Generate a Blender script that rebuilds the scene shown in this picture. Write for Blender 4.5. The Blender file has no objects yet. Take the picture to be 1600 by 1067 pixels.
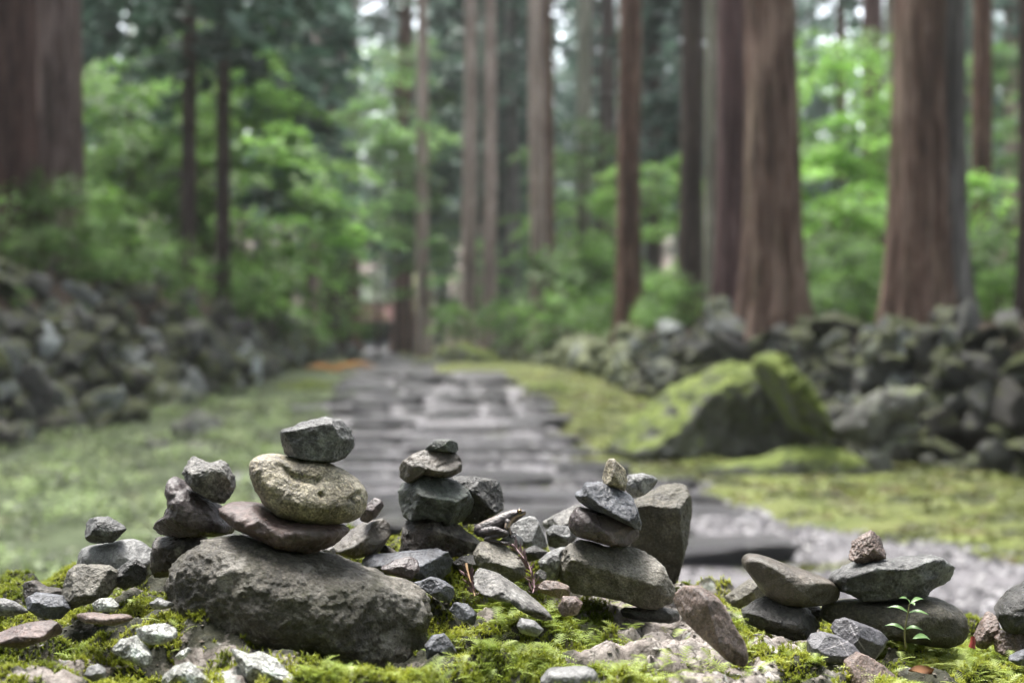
import bpy, bmesh, math, random
import numpy as np
from mathutils import Vector, Matrix

random.seed(7)
RNG = np.random.default_rng(7)
R = math.radians
scene = bpy.context.scene
COL = scene.collection

# ------------------------------------------------------------------ camera
HC = 1.0                       # eye height above the near end of the path
FPX = 50.0 / 36.0 * 1600.0     # focal length in photograph pixels
CX, CY = 800.0, 533.5
cam_data = bpy.data.cameras.new('camera')
cam_data.lens = 50.0
cam_data.sensor_width = 36.0
cam_data.clip_start = 0.02
cam_data.clip_end = 600.0
cam_data.dof.use_dof = True
cam_data.dof.focus_distance = 1.13
cam_data.dof.aperture_fstop = 5.6
cam_data.dof.aperture_blades = 0
cam = bpy.data.objects.new('camera', cam_data)
cam.location = (0, 0, HC)
cam.rotation_euler = (R(90), 0, 0)
COL.objects.link(cam)
scene.camera = cam

# ------------------------------------------------------------------ world, sun, exposure
SUN_EL, SUN_AZ = 70.0, -30.0   # azimuth: from +Y (ahead), negative = to the left
world = bpy.data.worlds.new('World')
scene.world = world
world.use_nodes = True
wn, wl = world.node_tree.nodes, world.node_tree.links
wn.clear()
w_out = wn.new('ShaderNodeOutputWorld')
w_bg = wn.new('ShaderNodeBackground')
w_sky = wn.new('ShaderNodeTexSky')
w_sky.sky_type = 'NISHITA'
w_sky.sun_disc = False
w_sky.sun_elevation = R(SUN_EL)
w_sky.sun_rotation = R(SUN_AZ)
w_sky.air_density = 1.0
w_sky.dust_density = 3.0
w_hs = wn.new('ShaderNodeHueSaturation')
w_hs.inputs['Saturation'].default_value = 0.36
wl.new(w_sky.outputs[0], w_hs.inputs['Color'])
wl.new(w_hs.outputs[0], w_bg.inputs['Color'])
w_bg.inputs['Strength'].default_value = 0.105
wl.new(w_bg.outputs[0], w_out.inputs['Surface'])

sun_data = bpy.data.lights.new('sun', 'SUN')
sun_data.energy = 1.5
sun_data.angle = R(28)
sun_data.color = (1.0, 0.97, 0.92)
sun = bpy.data.objects.new('sun', sun_data)
sd = Vector((math.sin(R(SUN_AZ)) * math.cos(R(SUN_EL)), math.cos(R(SUN_AZ)) * math.cos(R(SUN_EL)), math.sin(R(SUN_EL))))
sun.rotation_euler = sd.to_track_quat('Z', 'Y').to_euler()
sun.location = (0, 0, 30)
COL.objects.link(sun)

scene.view_settings.view_transform = 'Standard'
scene.view_settings.look = 'None'
scene.view_settings.gamma = 1.0
scene.view_settings.use_curve_mapping = False
scene.view_settings.exposure = 3.02
scene.render.engine = 'CYCLES'
scene.cycles.use_denoising = True
scene.cycles.max_bounces = 8
scene.cycles.diffuse_bounces = 4
scene.cycles.transparent_max_bounces = 8
scene.cycles.sample_clamp_indirect = 8.0

# ------------------------------------------------------------------ small helpers
def tag(o, label=None, cat=None, group=None, kind=None):
    if label: o['label'] = label
    if cat: o['category'] = cat
    if group: o['group'] = group
    if kind: o['kind'] = kind
    return o

def link(name, me, mat=None, parent=None, loc=(0, 0, 0)):
    o = bpy.data.objects.new(name, me)
    o.location = loc
    if mat is not None and me is not None and len(me.materials) == 0:
        me.materials.append(mat)
    if parent is not None: o.parent = parent
    COL.objects.link(o)
    return o

def empty(name, loc=(0, 0, 0), rz=0.0):
    o = bpy.data.objects.new(name, None)
    o.location = loc
    o.rotation_euler = (0, 0, rz)
    o.empty_display_size = 0.1
    COL.objects.link(o)
    return o

def mesh_np(name, v, f, smooth=True):
    """v: (n,3) array, f: (m,k) array of one polygon size"""
    v = np.asarray(v, dtype=np.float32); f = np.asarray(f, dtype=np.int32)
    me = bpy.data.meshes.new(name)
    k = f.shape[1]
    me.vertices.add(len(v)); me.vertices.foreach_set('co', v.ravel())
    me.loops.add(f.size); me.loops.foreach_set('vertex_index', f.ravel())
    me.polygons.add(len(f))
    me.polygons.foreach_set('loop_start', np.arange(0, f.size, k, dtype=np.int32))
    me.polygons.foreach_set('use_smooth', np.full(len(f), smooth, dtype=bool))
    me.update(calc_edges=True)
    return me

def attr(me, name, values):
    a = me.attributes.new(name, 'FLOAT', 'POINT')
    a.data.foreach_set('value', np.asarray(values, dtype=np.float32))

def grid_faces(nu, nv):
    i = np.arange(nu - 1)[:, None] * nv + np.arange(nv - 1)[None, :]
    i = i.ravel()
    return np.stack([i, i + nv, i + nv + 1, i + 1], 1)

# vectorised gradient noise --------------------------------------------------
def _hash(ix, iy, iz, seed):
    h = (ix.astype(np.int64) * 374761393 + iy.astype(np.int64) * 668265263 + iz.astype(np.int64) * 2147483647 + seed * 1274126177) & 0xFFFFFFFF
    h = ((h ^ (h >> 13)) * 1274126177) & 0xFFFFFFFF
    h = ((h ^ (h >> 16)) * 2246822519) & 0xFFFFFFFF
    return h ^ (h >> 15)

_G = np.array([[1,1,0],[-1,1,0],[1,-1,0],[-1,-1,0],[1,0,1],[-1,0,1],[1,0,-1],[-1,0,-1],[0,1,1],[0,-1,1],[0,1,-1],[0,-1,-1],[1,1,0],[-1,1,0],[0,-1,1],[0,-1,-1]], float)

def noise3(p, seed=0):
    p = np.asarray(p, float)
    i = np.floor(p).astype(np.int64); f = p - i
    u = f * f * f * (f * (f * 6 - 15) + 10)
    out = np.zeros(len(p))
    for dx in (0, 1):
        wx = u[:, 0] if dx else 1 - u[:, 0]
        for dy in (0, 1):
            wy = u[:, 1] if dy else 1 - u[:, 1]
            for dz in (0, 1):
                wz = u[:, 2] if dz else 1 - u[:, 2]
                g = _G[_hash(i[:, 0] + dx, i[:, 1] + dy, i[:, 2] + dz, seed) & 15]
                d = g[:, 0] * (f[:, 0] - dx) + g[:, 1] * (f[:, 1] - dy) + g[:, 2] * (f[:, 2] - dz)
                out += wx * wy * wz * d
    return out

def fbm(p, oct=4, seed=0, gain=0.5, lac=2.03, ridged=False):
    a, s, out = 1.0, 1.0, 0.0
    p = np.asarray(p, float)
    for o in range(oct):
        n = noise3(p * s + 17.3 * o, seed + o)
        if ridged: n = 0.5 - np.abs(n) * 1.6
        out = out + a * n
        a *= gain; s *= lac
    return out

def fbm2(x, y, scale, oct=4, seed=0, gain=0.5):
    p = np.stack([np.ravel(x) * scale, np.ravel(y) * scale, np.full(np.size(x), 0.37)], 1)
    return fbm(p, oct, seed, gain).reshape(np.shape(x))

def sstep(a, b, x):
    t = np.clip((np.asarray(x, float) - a) / (b - a), 0, 1)
    return t * t * (3 - 2 * t)

def at(px, py, Y):
    """the point at distance Y seen at a photograph pixel"""
    return np.array([(px - CX) * Y / FPX, Y, HC + (CY - py) * Y / FPX])

# ------------------------------------------------------------------ node materials
class NT:
    def __init__(self, name):
        self.m = bpy.data.materials.new(name); self.m.use_nodes = True
        self.n = self.m.node_tree.nodes; self.l = self.m.node_tree.links
        self.n.clear()
        self.out = self.n.new('ShaderNodeOutputMaterial')
        self.tc = self.n.new('ShaderNodeTexCoord')
    def put(self, sock, v):
        if isinstance(v, bpy.types.NodeSocket): self.l.new(v, sock)
        elif isinstance(v, (tuple, list)) and len(v) == 3 and sock.type == 'RGBA': sock.default_value = (*v, 1)
        else: sock.default_value = v
    def obj(self, scale=(1, 1, 1)):
        mp = self.n.new('ShaderNodeMapping'); mp.inputs['Scale'].default_value = scale
        self.l.new(self.tc.outputs['Object'], mp.inputs['Vector'])
        return mp.outputs[0]
    def geo(self):
        return self.n.new('ShaderNodeNewGeometry')
    def rnd(self):
        return self.n.new('ShaderNodeObjectInfo').outputs['Random']
    def attr(self, name):
        a = self.n.new('ShaderNodeAttribute'); a.attribute_name = name
        return a.outputs['Fac']
    def noise(self, vec, scale, detail=4, rough=0.55, dist=0.0):
        t = self.n.new('ShaderNodeTexNoise')
        t.inputs['Scale'].default_value = scale; t.inputs['Detail'].default_value = detail
        t.inputs['Roughness'].default_value = rough; t.inputs['Distortion'].default_value = dist
        self.l.new(vec, t.inputs['Vector'])
        return t.outputs['Fac']
    def voro(self, vec, scale, feature='F1', out='Distance'):
        t = self.n.new('ShaderNodeTexVoronoi'); t.feature = feature
        t.inputs['Scale'].default_value = scale
        self.l.new(vec, t.inputs['Vector'])
        return t.outputs[out]
    def ramp(self, fac, stops):
        r = self.n.new('ShaderNodeValToRGB'); e = r.color_ramp.elements
        while len(e) < len(stops): e.new(0.5)
        for el, (p, c) in zip(e, stops):
            el.position = p
            el.color = (*c, 1) if isinstance(c, (tuple, list)) else (c, c, c, 1)
        self.l.new(fac, r.inputs[0])
        return r.outputs[0]
    def rng(self, fac, a, b, c=0.0, d=1.0):
        r = self.n.new('ShaderNodeMapRange'); r.inputs[1].default_value = a; r.inputs[2].default_value = b
        r.inputs[3].default_value = c; r.inputs[4].default_value = d
        self.l.new(fac, r.inputs[0])
        return r.outputs[0]
    def mix(self, fac, a, b, mode='MIX'):
        x = self.n.new('ShaderNodeMix'); x.data_type = 'RGBA'; x.blend_type = mode
        self.put(x.inputs[0], fac); self.put(x.inputs[6], a); self.put(x.inputs[7], b)
        return x.outputs[2]
    def math(self, op, a, b=0.0, clamp=False):
        x = self.n.new('ShaderNodeMath'); x.operation = op; x.use_clamp = clamp
        self.put(x.inputs[0], a); self.put(x.inputs[1], b)
        return x.outputs[0]
    def bump(self, h, strength, dist, normal=None):
        b = self.n.new('ShaderNodeBump'); b.inputs['Strength'].default_value = strength; b.inputs['Distance'].default_value = dist
        self.l.new(h, b.inputs['Height'])
        if normal is not None: self.l.new(normal, b.inputs['Normal'])
        return b.outputs[0]
    def surf(self, color, rough=0.6, normal=None, spec=0.5):
        p = self.n.new('ShaderNodeBsdfPrincipled')
        self.put(p.inputs['Base Color'], color); self.put(p.inputs['Roughness'], rough)
        p.inputs['Specular IOR Level'].default_value = spec
        if normal is not None: self.l.new(normal, p.inputs['Normal'])
        self.l.new(p.outputs[0], self.out.inputs['Surface'])
        return self.m
    def leafy(self, color, trans=0.45, rough=0.5, tcol=None):
        p = self.n.new('ShaderNodeBsdfPrincipled')
        self.put(p.inputs['Base Color'], color); p.inputs['Roughness'].default_value = rough
        p.inputs['Specular IOR Level'].default_value = 0.35
        t = self.n.new('ShaderNodeBsdfTranslucent'); self.put(t.inputs['Color'], tcol if tcol is not None else color)
        s = self.n.new('ShaderNodeMixShader'); s.inputs[0].default_value = trans
        self.l.new(p.outputs[0], s.inputs[1]); self.l.new(t.outputs[0], s.inputs[2])
        self.l.new(s.outputs[0], self.out.inputs['Surface'])
        return self.m

def rock_mat(name, dark, mid, light, scale=28, rough=0.5, speck=0.5, lichen=None, lich=0.0, stain=None, stn=0.0, bump=0.5, vein=None, pits=0.45, tone=0.62):
    k = NT(name); v = k.obj(); rough -= 0.05; bump *= 1.25
    dark = tuple(c * tone * 0.8 for c in dark); mid = tuple(c * tone for c in mid); light = tuple(c * tone * 1.1 for c in light)
    if lichen is not None: lichen = tuple(c * (tone + 0.12) for c in lichen)
    if stain is not None: stain = tuple(c * tone for c in stain)
    n1 = k.noise(v, scale, 8, 0.68, 0.4)
    c = k.ramp(n1, [(0.30, dark), (0.5, mid), (0.72, light)])
    hsh = sum(ord(ch) * (i + 1) for i, ch in enumerate(name)) % 100 / 100.0
    n2 = k.noise(v, 260 + 380 * hsh, 3, 0.7)
    sp = k.ramp(n2, [(0.34, 0.2), (0.5, 1.0), (0.66, 2.1)])
    c = k.mix(speck, c, k.mix(1.0, c, sp, 'MULTIPLY'))
    n3 = k.noise(v, 80 + 110 * ((hsh * 7.3) % 1), 5, 0.7)
    sp2 = k.ramp(n3, [(0.35, 0.4), (0.52, 1.0), (0.68, 1.7)])
    c = k.mix(speck * 0.8, c, k.mix(1.0, c, sp2, 'MULTIPLY'))
    if stain is not None:
        ns = k.noise(v, 13, 6, 0.7, 0.6)
        c = k.mix(k.math('MULTIPLY', k.rng(ns, 0.46, 0.62), stn, True), c, stain)
    if lichen is not None:
        nl = k.noise(v, 34, 7, 0.75, 0.3)
        c = k.mix(k.math('MULTIPLY', k.rng(nl, 0.54, 0.62), lich, True), c, lichen)
    if vein is not None:
        c = k.mix(k.attr('mark'), c, vein)
    vo = k.voro(v, 330)
    pit = k.rng(vo, 0.0, 0.28)
    c = k.mix(pits, c, k.mix(1.0, c, k.ramp(pit, [(0.0, 0.35), (1.0, 1.0)]), 'MULTIPLY'))
    h1 = k.noise(v, 95, 8, 0.7)
    h2 = k.noise(v, 700, 4, 0.7)
    nb = k.bump(h1, bump, 0.004)
    nb = k.bump(pit, bump * 0.4, 0.0012, nb)
    nb = k.bump(h2, bump * 0.8, 0.0009, nb)
    rr = k.rng(k.noise(v, 60, 4, 0.6), 0.3, 0.7, rough - 0.14, rough + 0.16)
    return k.surf(c, rr, nb, 0.5)

# ------------------------------------------------------------------ the lie of the land
_gy = [-20, 8, 13, 15.5, 24, 30, 60, 80, 95]
_gz = [0.0, 0.0, 0.03, 0.06, 0.45, 0.5, 0.55, 0.66, 1.0]
def g_path(Y): return np.interp(Y, _gy, _gz)
def x_right(Y): return np.interp(Y, [-20, 4, 8, 10, 11, 13, 16, 20, 24, 30, 40, 80, 120], [9, 6.5, 5.0, 3.95, 3.3, 2.85, 2.3, 1.8, 1.35, 0.75, -0.3, -4.6, -7])
def x_left(Y): return np.interp(Y, [-20, 4, 12, 16, 20, 25, 30, 40, 80, 120], [-8, -6.5, -4.75, -4.35, -4.05, -4.15, -4.55, -5.3, -9.4, -13])
def land(x, Y):
    x = np.asarray(x, float); Y = np.asarray(Y, float)
    z = g_path(Y)
    tr = x - x_right(Y); tl = x_left(Y) - x
    far = sstep(50, 75, Y)
    zr = sstep(0.3, 0.75, tr) * (1.06 - 0.5 * far - 0.12 * sstep(15, 24, Y) - z * 0.5) + np.clip(tr - 0.75, 0, 60) * 0.05
    zl = sstep(0.1, 1.5, tl) * (1.6 - 0.8 * far - 0.55 * sstep(20, 40, Y)) + np.clip(tl - 1.6, 0, 6.0) * 0.2 + np.clip(tl - 6.9, 0, 60) * 0.07
    z = z + zr + zl
    z = z + np.clip(Y - 95, 0, 200) * 0.16
    z = z + fbm2(x, Y, 0.35, 3, 3) * 0.12 * sstep(0.2, 2.0, np.maximum(np.maximum(tr, tl), 0.0)) + fbm2(x, Y, 1.6, 3, 9) * 0.03
    return z
def land1(x, Y): return float(land(np.array([x]), np.array([Y]))[0])

def hit(px, py):
    """where the sight line through a photograph pixel meets the land"""
    prev = 3.0
    for Y in np.arange(3.0, 120, 0.05):
        p = at(px, py, Y)
        if p[2] <= land1(p[0], Y): return Y
    return 120.0

# ---- ground
def build_ground():
    xs = np.concatenate([np.linspace(-140, -14, 50, endpoint=False), np.linspace(-14, 12, 261, endpoint=False), np.linspace(12, 140, 50)])
    ys = np.concatenate([np.linspace(-60, 2, 30, endpoint=False), np.linspace(2, 45, 290, endpoint=False), np.linspace(45, 226, 90)])
    X, Yg = np.meshgrid(xs, ys, indexing='ij')
    Z = land(X, Yg)
    v = np.stack([X.ravel(), Yg.ravel(), Z.ravel()], 1)
    me = mesh_np('ground', v, grid_faces(len(xs), len(ys)))
    tr = X - x_right(Yg); tl = x_left(Yg) - X
    lit = np.maximum(sstep(-0.1, 0.6, tr), sstep(-0.1, 0.6, tl)).ravel()
    attr(me, 'litter', lit)
    # the lawn is cool and clover-like on one side, yellow moss on the other
    attr(me, 'clover', sstep(-0.2, -1.8, X + 0.07 * Yg - 0.2).ravel())
    k = NT('mossy ground'); vv = k.obj()
    moss = k.ramp(k.noise(vv, 1.7, 8, 0.72), [(0.3, (0.05, 0.065, 0.018)), (0.48, (0.105, 0.125, 0.035)), (0.7, (0.17, 0.18, 0.06))])
    clov = k.ramp(k.noise(vv, 2.6, 6, 0.7), [(0.3, (0.03, 0.035, 0.018)), (0.5, (0.06, 0.08, 0.036)), (0.7, (0.12, 0.145, 0.08))])
    litc = k.ramp(k.noise(vv, 2.2, 6, 0.7), [(0.3, (0.03, 0.022, 0.016)), (0.55, (0.075, 0.05, 0.035)), (0.75, (0.06, 0.09, 0.03))])
    c = k.mix(k.attr('clover'), moss, clov)
    soil = k.rng(k.noise(vv, 1.5, 6, 0.75, 0.5), 0.55, 0.66, 0, 0.75)
    c = k.mix(soil, c, (0.10, 0.075, 0.05))
    c = k.mix(k.attr('litter'), c, litc)
    b = k.bump(k.noise(vv, 14, 6, 0.7), 0.9, 0.06)
    o = link('ground', me, k.surf(c, 0.85, b, 0.25))
    tag(o, kind='structure')
    return o
build_ground()

# ---- path
PATH_L = ([3, 5, 6.5, 9, 13, 15.5, 17.5, 20.8, 23.4, 28, 35, 55, 78], [-0.6, -0.9, -1.3, -1.7, -2.1, -2.4, -2.4, -2.42, -2.65, -2.85, -3.6, -5.7, -7.9])
PATH_R = ([3, 5, 6.2, 7.5, 9.4, 11.3, 13, 15.5, 17.5, 20.8, 23.4, 28, 35, 55, 78], [4.2, 3.4, 2.25, 1.72, 1.12, 0.68, 0.58, 0.56, 0.36, 0.05, -0.8, -1.95, -2.65, -4.6, -6.9])
STEPS = [15.4 + 1.5 * k for k in range(7)]
def path_l(Y): return np.interp(Y, *PATH_L) + 0.16 * np.sin(Y * 1.7) + 0.08 * np.sin(Y * 4.1 + 1)
def path_r(Y): return np.interp(Y, *PATH_R) + 0.14 * np.sin(Y * 1.9 + 2) + 0.08 * np.sin(Y * 4.7)

STONE_MATS = {}
def build_path():
    ys = np.concatenate([np.linspace(2.5, 34, 320, endpoint=False), np.linspace(34, 80, 90)])
    us = np.linspace(0, 1, 46)
    Yg, U = np.meshgrid(ys, us, indexing='ij')
    X = path_l(Yg) * (1 - U) + path_r(Yg) * U
    edge = np.minimum(U, 1 - U)
    Yq = Yg.copy()
    for a_, b_ in zip(STEPS[:-1], STEPS[1:]):
        m_ = (Yg >= a_) & (Yg < b_); Yq[m_] = b_ - 0.1
    Z = land(X, Yg) * 0 + np.where(Yq != Yg, g_path(Yq), land(X, Yg)) + 0.018 + fbm2(X, Yg, 3.0, 4, 21) * 0.02 - (edge < 0.01) * 0.05
    me = mesh_np('path', np.stack([X.ravel(), Yg.ravel(), Z.ravel()], 1), grid_faces(len(ys), len(us)))
    k = NT('damp gravel'); vv = k.obj()
    c = k.ramp(k.noise(vv, 5, 8, 0.75), [(0.3, (0.035, 0.032, 0.034)), (0.5, (0.076, 0.07, 0.076)), (0.72, (0.13, 0.122, 0.131))])
    c = k.mix(0.8, c, k.mix(1.0, c, k.ramp(k.voro(vv, 34, out='Color'), [(0.1, 0.45), (0.6, 1.1), (0.95, 1.7)]), 'MULTIPLY'))
    c = k.mix(k.rng(k.noise(vv, 1.1, 5, 0.7), 0.60, 0.70, 0, 0.7), c, (0.11, 0.13, 0.05))
    b = k.bump(k.voro(vv, 34), 0.8, 0.02)
    o = link('path', me, k.surf(c, 0.55, b, 0.5))
    tag(o, kind='structure')
    return o
PATH = build_path()

# ---- low-poly stone meshes shared by walls, steps and paving
def ico(n):
    bm = bmesh.new(); bmesh.ops.create_icosphere(bm, subdivisions=n, radius=1.0)
    bm.verts.ensure_lookup_table()
    v = np.array([x.co[:] for x in bm.verts]); f = np.array([[y.index for y in x.verts] for x in bm.faces])
    bm.free()
    v /= np.linalg.norm(v, axis=1)[:, None]
    return v, f
ICO = {n: ico(n) for n in (2, 3, 4, 5, 6, 7)}

def smin(a, b, k):
    h = np.clip(0.5 + 0.5 * (b - a) / k, 0, 1)
    return b * (1 - h) + a * h - k * h * (1 - h)

def lump(seed, n=3, boxy=3.0, facets=7, sx=1, sy=1, sz=1, lo=0.72, hi=0.98):
    d, f = ICO[n]
    r = (np.abs(d[:, 0]) ** boxy + np.abs(d[:, 1]) ** boxy + np.abs(d[:, 2]) ** boxy) ** (-1 / boxy)
    rg = np.random.default_rng(seed)
    for _ in range(facets):
        nn = rg.normal(size=3); nn /= np.linalg.norm(nn)
        dp = d @ nn
        lim = np.where(dp > 0.05, rg.uniform(lo, hi) / np.maximum(dp, 0.05), 9.0)
        r = smin(r, lim, 0.02)
    v = d * r[:, None]
    v = v * (1 + 0.10 * fbm(v * 1.7 + seed * 3.1, 3, seed)[:, None])
    return v * np.array([sx, sy, sz]), f

def wall_stone_mat(name='dry wall stone', mossy=0.0, dark=1.0):
    k = NT(name); v = k.obj((1, 1, 1)); r = k.rnd()
    base = k.ramp(r, [(0.0, (0.04, 0.04, 0.036)), (0.35, (0.085, 0.082, 0.078)), (0.6, (0.06, 0.054, 0.047)), (0.82, (0.17, 0.175, 0.17)), (1.0, (0.34, 0.365, 0.355))])
    c = k.mix(0.75, base, k.mix(1.0, base, k.ramp(k.noise(v, 3.2, 7, 0.7), [(0.3, 0.5), (0.5, 1.0), (0.7, 1.5)]), 'MULTIPLY'))
    up = k.n.new('ShaderNodeSeparateXYZ'); k.l.new(k.geo().outputs['Normal'], up.inputs[0])
    m = k.math('ADD', k.math('MULTIPLY', up.outputs[2], 0.12), k.noise(v, 1.8, 5, 0.7))
    r2 = k.math('FRACT', k.math('MULTIPLY', k.noise(k.obj((0.2, 0.2, 0.2)), 3.0, 1) if False else r, 7.31))
    m = k.math('ADD', m, k.math('MULTIPLY', r2, 0.22))
    c = k.mix(k.rng(m, 0.66 - mossy, 0.76 - mossy, 0, 0.9), k.mix(1.0, c, (dark, dark, dark), 'MULTIPLY'), k.ramp(k.noise(v, 5, 4, 0.6), [(0.35, (0.04, 0.05, 0.014)), (0.65, (0.10, 0.115, 0.03))]))
    b = k.bump(k.noise(v, 6, 6, 0.7), 0.7, 0.12)
    return k.surf(c, 0.75, b, 0.35)
M_WALL = wall_stone_mat('dry wall stone', 0.035, 0.72)
WALL_MESH = []
for s in range(12):
    rg = np.random.default_rng(100 + s)
    v, f = lump(200 + s, 3, 6.0, 9, 1, 1, 1, 0.5, 0.95)
    me = mesh_np('wall_stone', v * 1.12, f, False); me.materials.append(M_WALL); WALL_MESH.append(me)

M_BANK = wall_stone_mat('mossy bank stone', 0.05, 1.15)
BANK_MESH = []
for s in range(12):
    v, f = lump(300 + s, 3, 6.0, 9, 1, 1, 1, 0.5, 0.95)
    me = mesh_np('bank_stone', v * 1.12, f, False); me.materials.append(M_BANK); BANK_MESH.append(me)

M_CORE = NT('dark earth')
_c = M_CORE.ramp(M_CORE.noise(M_CORE.obj(), 3, 5, 0.7), [(0.3, (0.018, 0.014, 0.01)), (0.7, (0.05, 0.042, 0.025))])
M_CORE = M_CORE.surf(_c, 0.9, None, 0.2)

def build_wall(name, label, xf, ysegs, side, top0, seed, lean, mat=None):
    """one thing; every stone in its face and along its top is a part"""
    rg = np.random.default_rng(seed)
    root = empty(name, (float(xf(14.0)), 14.0, float(g_path(14.0))))
    tag(root, label, 'stone wall')
    o0 = np.array(root.location)
    n = 0; rest_v, rest_f = [], []
    FARV = [lump(260 + q_, 2, 4.0, 9)[0] for q_ in range(4)]
    for (y0, y1, size, rows) in ysegs:
        Y = y0
        while Y < y1:
            w = size * rg.uniform(0.75, 1.3)
            zacc = float(g_path(Y)) - 0.05
            top = top0(Y)
            while zacc < top:
                s = size * rg.choice([0.5, 0.7, 0.9, 1.1, 1.6]) * rg.uniform(0.85, 1.15)
                hgt = (zacc - float(g_path(Y))) 
                x = float(xf(Y)) + side * (0.08 + lean * hgt + rg.uniform(-0.07, 0.12))
                mi = int(rg.integers(12))
                loc = np.array([x, Y + rg.uniform(-0.3, 0.3) * w, zacc + s * 0.4]) - o0
                rot = (rg.uniform(-0.6, 0.6), rg.uniform(-0.6, 0.6), rg.uniform(0, 6.28))
                scl = np.array([w * 0.52 * rg.choice([0.65, 0.9, 1.1, 1.5]), w * 0.56 * rg.uniform(0.7, 1.25), s * rg.uniform(0.3, 0.5)])
                if n < (300 if side > 0 else 240):
                    o = link('stone', (WALL_MESH if side > 0 else BANK_MESH)[mi], None, root)
                    o.location = loc; o.rotation_euler = rot; o.scale = scl
                else:
                    from mathutils import Euler
                    vv = FARV[mi % 4] * scl @ np.array(Euler(rot).to_matrix()).T + loc
                    rest_v.append(vv); rest_f.append(ICO[2][1] + len(vv) * (len(rest_v) - 1))
                zacc += s * 0.72
                n += 1
            Y += w * 0.92
    if rest_v:
        ro = link('far_stones', mesh_np('far_stones', np.vstack(rest_v), np.vstack(rest_f)), mat or M_WALL, root); ro['kind'] = 'stuff'
    if side < 0:                                    # loose stones half sunk in the slope above
        for q_ in range(60):   # within the limit of parts
            Y = rg.uniform(12.5, 26); tl = rg.uniform(0.7, 2.6); x = float(xf(Y)) - tl
            o = link('stone', BANK_MESH[int(rg.integers(12))], None, root); w = rg.uniform(0.1, 0.3)
            o.location = np.array([x, Y, land1(x, Y) + w * 0.15]) - o0
            o.rotation_euler = (rg.uniform(-0.5, 0.5), rg.uniform(-0.5, 0.5), rg.uniform(0, 6.28)); o.scale = (w, w * 0.8, w * 0.6)
    # earth behind the stones
    ys = np.linspace(ysegs[0][0] - 0.5, ysegs[-1][1] + 0.5, 90)
    prof = np.linspace(0, 1, 7)
    Yg, U = np.meshgrid(ys, prof, indexing='ij')
    tops = np.array([top0(y) for y in ys])[:, None] - 0.06
    base = g_path(ys)[:, None]
    Z = (base - 0.1) * (1 - np.minimum(U * 1.5, 1)) + tops * np.minimum(U * 1.5, 1)
    X = xf(ys)[:, None] + side * (0.32 + lean * (Z - base) + np.clip(U - 0.66, 0, 1) * 3.0)
    v = np.stack([X.ravel(), Yg.ravel(), Z.ravel()], 1) + fbm(np.stack([X.ravel() * 2, Yg.ravel() * 2, Z.ravel() * 2], 1), 3, seed)[:, None] * 0.08
    link('earth_fill', mesh_np('earth_fill', v - o0, grid_faces(90, 7)), M_CORE, root)
    return root, n

wr, nr = build_wall('stone_wall', 'long low dry stone wall under the big cedar trunks, beside the mossy verge', x_right,
    [(9.6, 16, 0.23, 4), (16, 24, 0.32, 4), (24, 42, 0.45, 3)], 1, lambda Y: np.interp(Y, [9, 13, 18, 24, 42], [1.12, 1.08, 0.95, 0.84, 0.75]) + 0.09 * math.sin(Y * 2.3) + 0.06 * math.sin(Y * 5.1), 5, 0.3)
wl_, nl_ = build_wall('stone_wall', 'tumbled mossy stone bank below the shrubs and the two thin dark trunks', x_left,
    [(12, 20, 0.31, 5), (20, 30, 0.42, 4), (30, 46, 0.6, 3)], -1, lambda Y: np.interp(Y, [10, 16, 20, 26, 46], [1.4, 1.32, 1.18, 1.05, 0.95]) + 0.14 * math.sin(Y * 1.9) + 0.08 * math.sin(Y * 4.3), 6, 0.8, M_BANK)
print('wall stones', nr, nl_)

# ---- step stones and paving stones laid in the path (parts of the path)
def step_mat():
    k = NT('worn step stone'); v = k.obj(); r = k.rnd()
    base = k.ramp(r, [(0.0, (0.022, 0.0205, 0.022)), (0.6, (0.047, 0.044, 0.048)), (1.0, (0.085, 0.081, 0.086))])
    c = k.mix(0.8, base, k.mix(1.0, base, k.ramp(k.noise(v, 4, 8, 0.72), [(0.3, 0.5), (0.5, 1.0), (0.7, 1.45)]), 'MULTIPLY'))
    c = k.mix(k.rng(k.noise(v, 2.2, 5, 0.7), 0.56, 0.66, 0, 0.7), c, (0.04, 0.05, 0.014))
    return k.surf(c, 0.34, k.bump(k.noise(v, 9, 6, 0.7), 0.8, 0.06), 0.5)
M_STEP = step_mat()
STEP_MESH = []
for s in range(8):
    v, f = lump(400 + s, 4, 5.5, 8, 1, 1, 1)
    me = mesh_np('step_stone', v, f); me.materials.append(M_STEP); STEP_MESH.append(me)

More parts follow.
